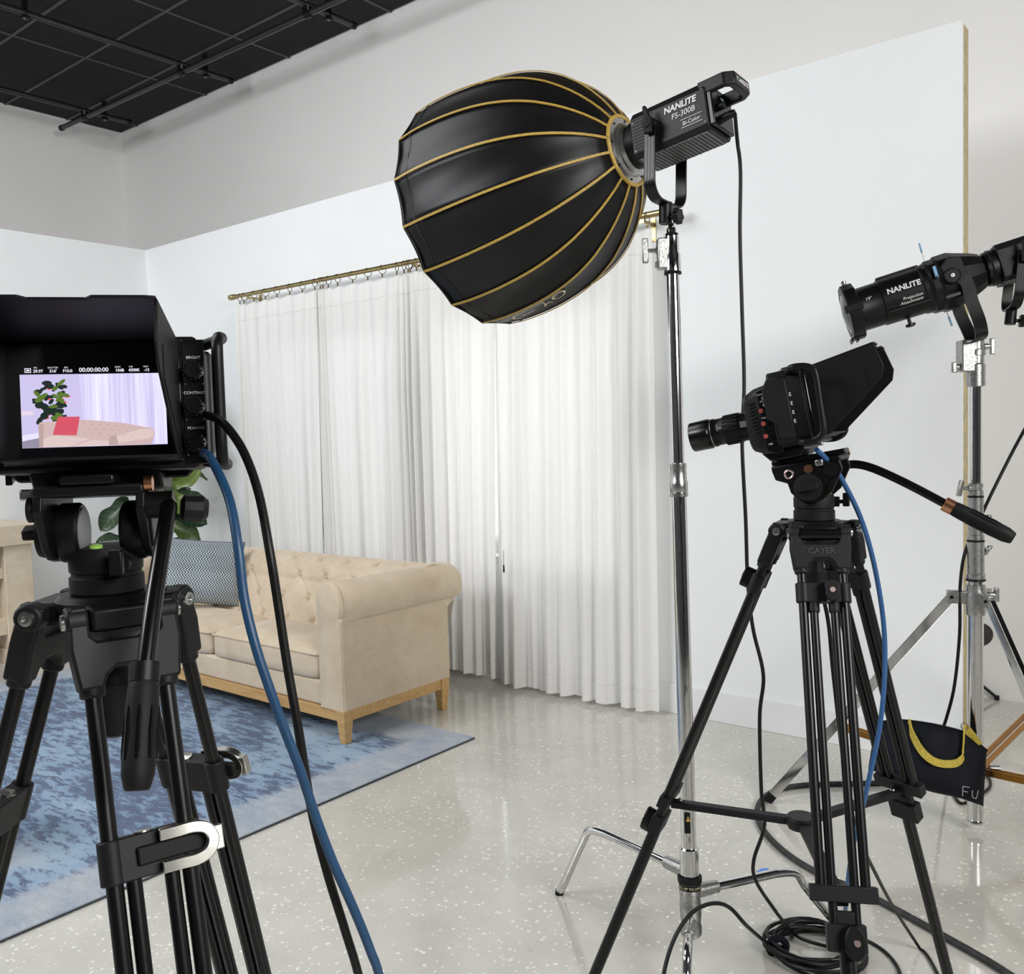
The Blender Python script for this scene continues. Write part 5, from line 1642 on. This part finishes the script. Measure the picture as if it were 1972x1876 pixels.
# ---------------------------------------------------------------- projection spot
pa = camdir(-.925, -.275, .26).normalized()
pv = gx(z_[656]) + (at(1806, 550, GD) - at(1868, 656, GD))
psd = pa.cross(UP).normalized()
pn = -psd if psd.dot(FW) > 0 else psd
pu = pn.cross(pa)
if pu.dot(UP) < 0: pu = -pu
PMx = Matrix(((pn.x, pa.x, pu.x, pv.x), (pn.y, pa.y, pu.y, pv.y), (pn.z, pa.z, pu.z, pv.z), (0, 0, 0, 1)))
pj_ = thing('projection_spot', 'black projection spot barrel with light blue shutter tabs on the right stand', 'studio light', PMx)
X, Y, Z = V((1, 0, 0)), V((0, 1, 0)), V((0, 0, 1))
def pp(name, b, m, par=None, **k): return obj(name, b, m, par or pj_, **k)
bar = pp('lens_tube', B().lathe([(.070, .055), (.084, .058), (.084, .07), (.080, .075), (.080, .205), (.076, .207), (.076, .275), (.080, .282)], 36, (0, 0, 0), Y), M['black'])
pp('gate_housing', B().lathe([(.045, -.135), (.060, -.125), (.072, -.10), (.092, -.045), (.098, -.03), (.098, .015), (.092, .02), (.092, .045), (.086, .052), (.084, .062)], 12, (0, 0, 0), Y), M['black'], bevel=.002, smooth=25)
pp('bayonet_ring', B().lathe([(.05, -.165), (.057, -.163), (.057, -.135), (.05, -.132)], 32, (0, 0, 0), Y), M['black_gloss'])
fh = pp('front_holder', B().prism([(math.cos(2 * PI * i / 12 + .26) * .100, math.sin(2 * PI * i / 12 + .26) * .100) for i in range(12)], (0, .282, 0), X, Z, -.042, 0), M['black'], bevel=.004, smooth=30)
pp('front_lens', B().lathe([(.075, 0), (.04, .010), (0, .014)], 28, (0, .322, 0), Y), M['lcd'], fh)
pp('holder_hook', B().prism([(-.02, 0), (.03, 0), (.03, .014), (.024, .014), (.024, .006), (.01, .006), (.01, .014), (.004, .014), (.004, .006), (-.02, .006)], (0, .305, -.090), Y, -Z, -.03, .03), M['black'], fh)
pp('holder_latch', B().bb((.085, .275, -.012), (.104, .335, .012)), M['black_soft'], fh, bevel=.002)
pp('holder_screw', B().lathe([(.007, 0), (.009, .004), (.009, .014), (.007, .016), (0, .016)], 12, (.02, .304, .096), Z), M['steel'], fh)
pp('tube_rail', B().bb((-.012, .06, .078), (.012, .20, .088)), M['charcoal'], bar, bevel=.002)
pp('tube_rail', B().bb((.074, .06, -.052), (.070, .20, -.046)), M['charcoal'], bar, bevel=.001)
pp('focus_knob', B().cyl((0, .135, -.078), (0, .135, -.098), .006, n=10).lathe([(.010, 0), (.017, .003), (.017, .010), (.010, .012)], 10, (0, .135, -.110), Z), M['black'], bar)
b = B()
textb(b, 'NANLITE', .027, (.0815, .135, .018), -Y, Z, bold=.0009, shear=.1)
# bend the lettering to the barrel
for i, v_ in enumerate(b.v):
    a = v_.z / .081
    b.v[i] = V((.0812 * math.cos(a), v_.y, .0812 * math.sin(a)))
pp('lettering', b, M['white_print'], bar, smooth=0)
def curved(s, size, yc, zc, m='white_print', **k):
    b = B()
    textb(b, s, size, (0, yc, zc), -Y, Z, **k)
    for i, v_ in enumerate(b.v):
        a = v_.z / .081
        b.v[i] = V((.0812 * math.cos(a), v_.y, .0812 * math.sin(a)))
    return pp('lettering', b, M[m], bar, smooth=0)
curved('Projection', .0155, .115, -.022, shear=.15)
curved('Attachment', .0155, .122, -.036, shear=.15)
b = B()
textb(b, "19°", .016, (.0775, .250, .016), -Y, Z)
pp('lettering', b, M['white_print'], bar, smooth=0)
# shutter blades: thin steel blades with pale blue handles
for d_, y_ in ((V((.10, .0, 1)), .035), (V((.25, 0, -1)), .02), (V((1, 0, .12)), .032)):
    d_ = d_.normalized()
    e = d_.cross(Y).normalized()
    o_ = Y * y_
    ex_l = .11 if d_.x < .9 else .101
    bl = pp('shutter_blade', B().frame_box(o_ + d_ * (ex_l - .01), d_, e, Y, (.05, .007, .0015)), M['steel'])
    tl = .034
    pp('blade_handle', B().frame_box(o_ + d_ * (ex_l + .03), d_, e, Y, (tl, .010, .005)) if d_.x < .9 else B().frame_box(o_ + d_ * (ex_l + .001) + Z * .018, Z, e if abs(e.z) < .5 else Y, X, (.04, .010, .005)), M['blue_tab'], bl, bevel=.001)
pp('side_hatch', B().prism([(-.055, -.03), (.01, -.03), (.02, .02), (-.01, .045), (-.05, .035)], (.088, -.005, .02), Y, Z, 0, .012), M['charcoal'], bevel=.004)
pp('side_label', B().box((.094, .0, -.062), (.002, .045, .009)), M['dark_print'])
# yoke of the spot: bent strap each side, meeting at the stand
sp_ = PMx.inverted() @ gx(z_[656] - .004)
for s in (1, -1):
    top_p = V((s * .098, -.012, 0))
    pts = spline([top_p + (sp_ - top_p).normalized() * -.012, top_p + V((0, -.035, -.03)), V((s * .098, sp_.y * .9, sp_.z * .45)), V((s * .090, sp_.y, sp_.z * .75)), V((s * .07, sp_.y, sp_.z * .95)), V((s * .03, sp_.y, sp_.z - .0)), V((0, sp_.y, sp_.z))], 5)
    yk_ = pp('yoke_arm', B().band(pts, Y, .040, .006), M['black_metal'], smooth=40)
    pp('pivot_boss', B().lathe([(.026, 0), (.026, .014), (.022, .018), (0, .018)], 24, (s * .092, -.012, 0), (s, 0, 0)), M['black'], yk_)
    pp('pivot_bolt', B().lathe([(.008, 0), (.007, .004), (0, .004)], 8, (s * .110, -.012, 0), (s, 0, 0)), M['steel'], yk_)
# LED lamp behind the spot
l2 = pv - pa * (.165 + .074)
L2M = Matrix(((pn.x, pa.x, pu.x, l2.x), (pn.y, pa.y, pu.y, l2.y), (pn.z, pa.z, pu.z, l2.z), (0, 0, 0, 1)))
led2 = led_light('black lamp head behind the projection spot at the right picture edge', L2M, LET[:2], -ZU + RT * -.12, .165, False)
b = B()
textb(b, 'I——', .02, (.0, 0, 0), Z, Y)

# ================================================================ sandbag on the stand's leg
bag = thing('sandbag', 'black nylon sandbag with yellow webbing strap hanging beside the chrome stand', 'sandbag', at(1778, 1530, 3.12))
bu = (at(1870, 1475, 3.10) - at(1690, 1440, 3.22)).normalized()
bo = at(1786, 1462, 3.14)
bn = bu.cross(ZU).normalized()
if bn.dot(FW) > 0: bn = -bn
bv_ = bn.cross(bu)
if bv_.z < 0: bv_ = -bv_
px2m = 3.14 / FPX
out_top = [(-96, 62), (-60, 70), (-10, 62), (30, 60), (70, 62), (88, 40)]
def bag_pt(side):
    def fn(u, v):
        # outline in pixels of the photo's scale turned to metres
        x = -98 + 196 * u
        top = 60 + 10 * math.sin(PI * u) - 22 * max(0, u - .8) / .2 - 8 * max(0, .2 - u) / .2
        bot = -44 - 26 * u ** 1.6 + 12 * math.sin(3 * PI * u) * .3
        y = bot + (top - bot) * v
        th = .078 * max(0, (1 - (2 * u - 1) ** 4)) ** .5 * max(0, (1 - (2 * v - 1) ** 4)) ** .5 * (1.25 - .75 * v)
        wr = .005 * math.sin(11 * u + 3 * v) * math.sin(PI * v) + .004 * math.sin(26 * u - 6 * v) * v
        xx = x * (1 + .05 * (1 - v)) * px2m
        return bo + bu * xx + bv_ * (y * px2m) + bn * (side * (th + (wr if th > .01 else 0)))
    return fn
b = B().grid(bag_pt(1), 36, 26)
b2 = B().grid(bag_pt(-1), 36, 26)
b.add(b2.v, [f[::-1] for f in b2.f])
obj('bag', b, M['bagcloth'], bag, world=True, smooth=70)
obj('top_seam', B().band([bag_pt(0)(i / 24, .985) for i in range(25)], bn, .010, .012), M['bagcloth'], bag, world=True)
sp2 = spline([bag_pt(.6)(.30, .96) + bv_ * .014, bag_pt(1)(.34, .86) + bn * .014, bag_pt(1)(.44, .66) + bn * .016, bag_pt(1)(.56, .56) + bn * .018, bag_pt(1)(.70, .58) + bn * .016, bag_pt(1)(.775, .66) + bn * .012, bag_pt(1)(.785, .84) + bn * .010, bag_pt(.6)(.79, .97) + bv_ * .022, bag_pt(.3)(.84, .97) + bv_ * .018, bag_pt(.3)(.93, .97) + bv_ * .004], 6)
obj('strap', B().band(sp2, bv_, .026, .004), M['yellow'], bag, world=True, smooth=40)
obj('strap_buckle', B().torus(bag_pt(.6)(.79, .97) + bv_ * .03, bn, .012, .0018, 14, 6), M['steel'], bag, world=True)
b = B()
fo = bag_pt(1)(.865, .22)
for seg in (((-.022, .02), (-.02, -.014)), ((-.022, .02), (-.002, .020)), ((-.021, .003), (-.006, .003)), ((.008, .012), (.008, -.006)), ((.008, -.006), (.013, -.014)), ((.013, -.014), (.022, -.014)), ((.022, -.014), (.025, .014))):
    (x0, y0), (x1, y1) = seg
    b.cyl(fo + bu * x0 + bv_ * y0 + bn * (.008 - .10 * (x0 + .02)), fo + bu * x1 + bv_ * y1 + bn * (.008 - .10 * (x1 + .02)), .0014, n=5)
obj('chalk_lettering', b, M['grey_print'], bag, world=True)

# ================================================================ behind the set wall
bs_ = onz(1923, 1344)
fs = thing('flag_stand', 'black light stand with a round dark disc behind the set wall', 'light stand', (bs_.x - .45, bs_.y - .06, 0))
sc_ = V((bs_.x - .40, bs_.y - .12, 0))
obj('pole', B().cyl(sc_ + ZU * .18, sc_ + ZU * 1.5, .010, n=12), M['black'], fs, world=True)
for k in range(3):
    a = math.atan2(bs_.y - sc_.y, bs_.x - sc_.x) + k * 2 * PI / 3
    e = math.hypot(bs_.x - sc_.x, bs_.y - sc_.y) * (1 if k == 0 else .8)
    f_ = sc_ + V((math.cos(a), math.sin(a), 0)) * e
    f_.y = min(f_.y, YB - .02)
    lg = obj('leg', B().cyl(f_ + ZU * .012, sc_ + ZU * .35, .008, n=10), M['black'], fs, world=True)
    obj('leg_tip', B().cyl(f_ + ZU * .0, f_ + ZU * .022, .012, n=10), M['black_soft'], lg, world=True)
dc = ony(1886, 1222, sc_.y - .02)
obj('disc', B().lathe([(0, -.006), (.062, -.006), (.064, 0), (.062, .006), (0, .006)], 30, dc, V((.35, -1, -.15))), plain('dark_brown_disc', (0.035, 0.03, 0.027), 0.6), fs, world=True)
obj('disc_arm', B().cyl(dc, V((sc_.x, sc_.y, dc.z)), .007, n=8), M['black'], fs, world=True)

# ================================================================ cables
def cable(label, pts, r, m, name='cable', k=7, group=None):
    sp_pts = [V((p_.x, p_.y, max(p_.z, r + .0005))) for p_ in spline(pts, k)]
    o = obj(name, B().tube(sp_pts, r, 10), M[m], smooth=60)
    return tag(o, label, 'cable', group)
FR = .0045
def fl(x, y, r=FR): 
    p_ = onz(x, y, r)
    return p_
# foreground pair from the left camera
cable('blue network cable hanging from the left studio camera to the floor', [at(392, 872, .92), at(408, 887, .89), at(441, 960, .86), at(458, 1050, .84), at(470, 1150, .835), at(491, 1240, .83), at(517, 1320, .83), at(546, 1400, .835), at(577, 1480, .84), at(607, 1570, .85), at(641, 1660, .86), at(681, 1750, .87), at(713, 1830, .88), at(737, 1905, .90), at(790, 2150, .99), at(860, 2500, 1.2), onz(920, 2650, .006), onz(1000, 2600, .006)], .0046, 'blue_cable')
cable('thick black cable hanging from the left studio camera beside the blue one', [at(400, 800, .95), at(430, 815, .92), at(468, 868, .90), at(498, 950, .88), at(519, 1060, .86), at(535, 1160, .86), at(553, 1280, .86), at(574, 1400, .86), at(600, 1560, .87), at(630, 1680, .88), at(664, 1790, .89), at(697, 1905, .91), at(750, 2150, 1.0), at(800, 2450, 1.2), onz(840, 2640, .006), onz(780, 2600, .006)], .0045, 'cable')
# right camera
cable('blue network cable arching from the right studio camera down between its tripod legs', [at(1572, 866, 1.66), at(1592, 885, 1.68), at(1622, 925, 1.70), at(1662, 1010, 1.72), at(1690, 1120, 1.74), at(1704, 1240, 1.75), at(1697, 1380, 1.74), at(1667, 1530, 1.76), at(1641, 1640, 1.85), at(1629, 1740, 2.0), fl(1628, 1810), fl(1640, 1880), fl(1660, 1960)], .0048, 'blue_cable2')
cable('thin black cable running down inside the right tripod and out to the floor', [at(1560, 1075, 1.86), at(1592, 1180, 1.86), at(1605, 1300, 1.86), at(1625, 1470, 1.88), at(1650, 1600, 1.97), at(1690, 1690, 2.15), at(1727, 1758, 2.36), fl(1772, 1828), fl(1820, 1905), fl(1860, 2000)], .0042, 'cable')
# lamp cable
lx = led1.matrix_world @ V((.026, -.165 - .055, -.038)) if False else (LM @ V((.026, -.205, -.038)))
cable('black power cable dropping from the dome lamp past the right camera', [lx, at(1420, 272, 2.31), at(1426, 330, 2.31), at(1425, 450, 2.31), at(1429, 600, 2.31), at(1433, 740, 2.31), at(1429, 850, 2.31), at(1436, 1000, 2.31), at(1440, 1120, 2.31), at(1450, 1210, 2.31), at(1470, 1300, 2.31), at(1463, 1380, 2.32), at(1466, 1520, 2.33), at(1472, 1590, 2.34), at(1452, 1655, 2.36), at(1455, 1695, 2.37), at(1490, 1750, 2.36), fl(1522, 1798) + V((0, 0, .012)), fl(1545, 1822) + V((0, 0, .02)), fl(1600, 1838) + V((0, 0, .02)), fl(1640, 1828)], .0048, 'cable')
cable('thick dusty black cable looping on the floor behind the right tripod', [fl(1840, 1500, .011), fl(1760, 1506, .011), fl(1650, 1509, .011), fl(1550, 1512, .011), fl(1490, 1524, .011), fl(1460, 1552, .011), fl(1466, 1592, .011), fl(1510, 1640, .011), fl(1580, 1684, .011), fl(1660, 1718, .011), fl(1740, 1760, .011), fl(1830, 1810, .011), fl(1920, 1862, .011), fl(2020, 1930, .011)], .0105, 'cable_dusty')
cable('black cable hanging from the projection spot down the heavy stand to the floor', [L2M @ V((.026, -.207, -.038)), L2M @ V((.028, -.245, -.10)), at(2040, 640, GD - .14), at(2020, 735, GD - .12), at(1985, 805, GD - .09), at(1950, 870, GD - .06), at(1905, 960, GD - .06), at(1880, 1015, GD - .045), at(1858, 1065, GD - .05), at(1849, 1130, GD - .04), at(1848, 1220, GD - .03), at(1838, 1320, GD), at(1822, 1385, GD + .05), at(1806, 1430, GD + .06), at(1800, 1480, GD + .06), fl(1825, 1520), fl(1850, 1548), fl(1880, 1535), fl(1905, 1518), fl(1905, 1500), fl(1890, 1488)], .0056, 'cable')
# coiled cable
cc0 = onz(1578, 1836)
fx = V((FW.x, FW.y, 0)).normalized()
rx = V((RT.x, RT.y, 0)).normalized()
coil = thing('coiled_cable', 'coil of black cable tied with a strap on the floor below the right tripod', 'cable', (cc0.x, cc0.y, 0))
rc = random.Random(12)
def loop(cx_, cy_, a_, b_, z0, tilt, ph, n=28, span=1.0):
    pts = []
    for i in range(n + 1):
        t_ = ph + 2 * PI * span * i / n
        x = cx_ + a_ * math.cos(t_) * math.cos(tilt) - b_ * math.sin(t_) * math.sin(tilt)
        y = cy_ + a_ * math.cos(t_) * math.sin(tilt) + b_ * math.sin(t_) * math.cos(tilt)
        pts.append(cc0 + rx * x + fx * y + ZU * (z0 + .006 * (1 + math.sin(2 * t_ + ph))))
    return pts
for i in range(8):
    obj('cable_turn', B().tube(loop(rc.uniform(-.012, .012) - .004 * i, rc.uniform(-.02, .02), .125 - .006 * (i % 4), .125 - .012 * (i % 5), .005 + .0035 * i, rc.uniform(-.35, .35), i), .0048, 9), M['cable'], coil, world=True)
obj('cable_tail', B().tube(spline([fl(1600, 1790), fl(1660, 1808), fl(1700, 1830), fl(1728, 1862), fl(1738, 1900)], 6), .0048, 9), M['cable'], coil, world=True)
ar = [cc0 - rx * .10 + ZU * .02, fl(1478, 1836) + ZU * .03, at(1440, 1785, 2.25), at(1405, 1748, 2.22), at(1372, 1740, 2.20), at(1335, 1756, 2.18), at(1305, 1795, 2.15), at(1284, 1850, 2.12), at(1275, 1910, 2.10), onz(1275, 2000, .006), onz(1310, 2060, .006)]
obj('cable_lead', B().tube(spline(ar, 7), .0050, 9), M['cable'], coil, world=True)
sx_ = cc0 - rx * .115
obj('tie_strap', B().torus(sx_ + ZU * .022, fx, .024, .010, 18, 8), M['bagcloth'], coil, world=True)
# bits on the floor
tp_ = onz(1466, 1684, .002)
b = B()
vv = [tp_ + rx * x + fx * y + ZU * z for x, y, z in ((-.03, -.012, 0), (-.005, -.018, .004), (.022, -.012, .006), (.026, .008, .016), (.006, .016, .012), (-.018, .008, .002))]
b.add(vv, [(0, 1, 2, 3, 4, 5)])
tt = obj('tape_scrap', b, M['tape'], smooth=0)
md = tt.modifiers.new('thickness', 'SOLIDIFY')
md.thickness = .001
tag(tt, 'crumpled scrap of blue tape on the concrete floor', 'tape')
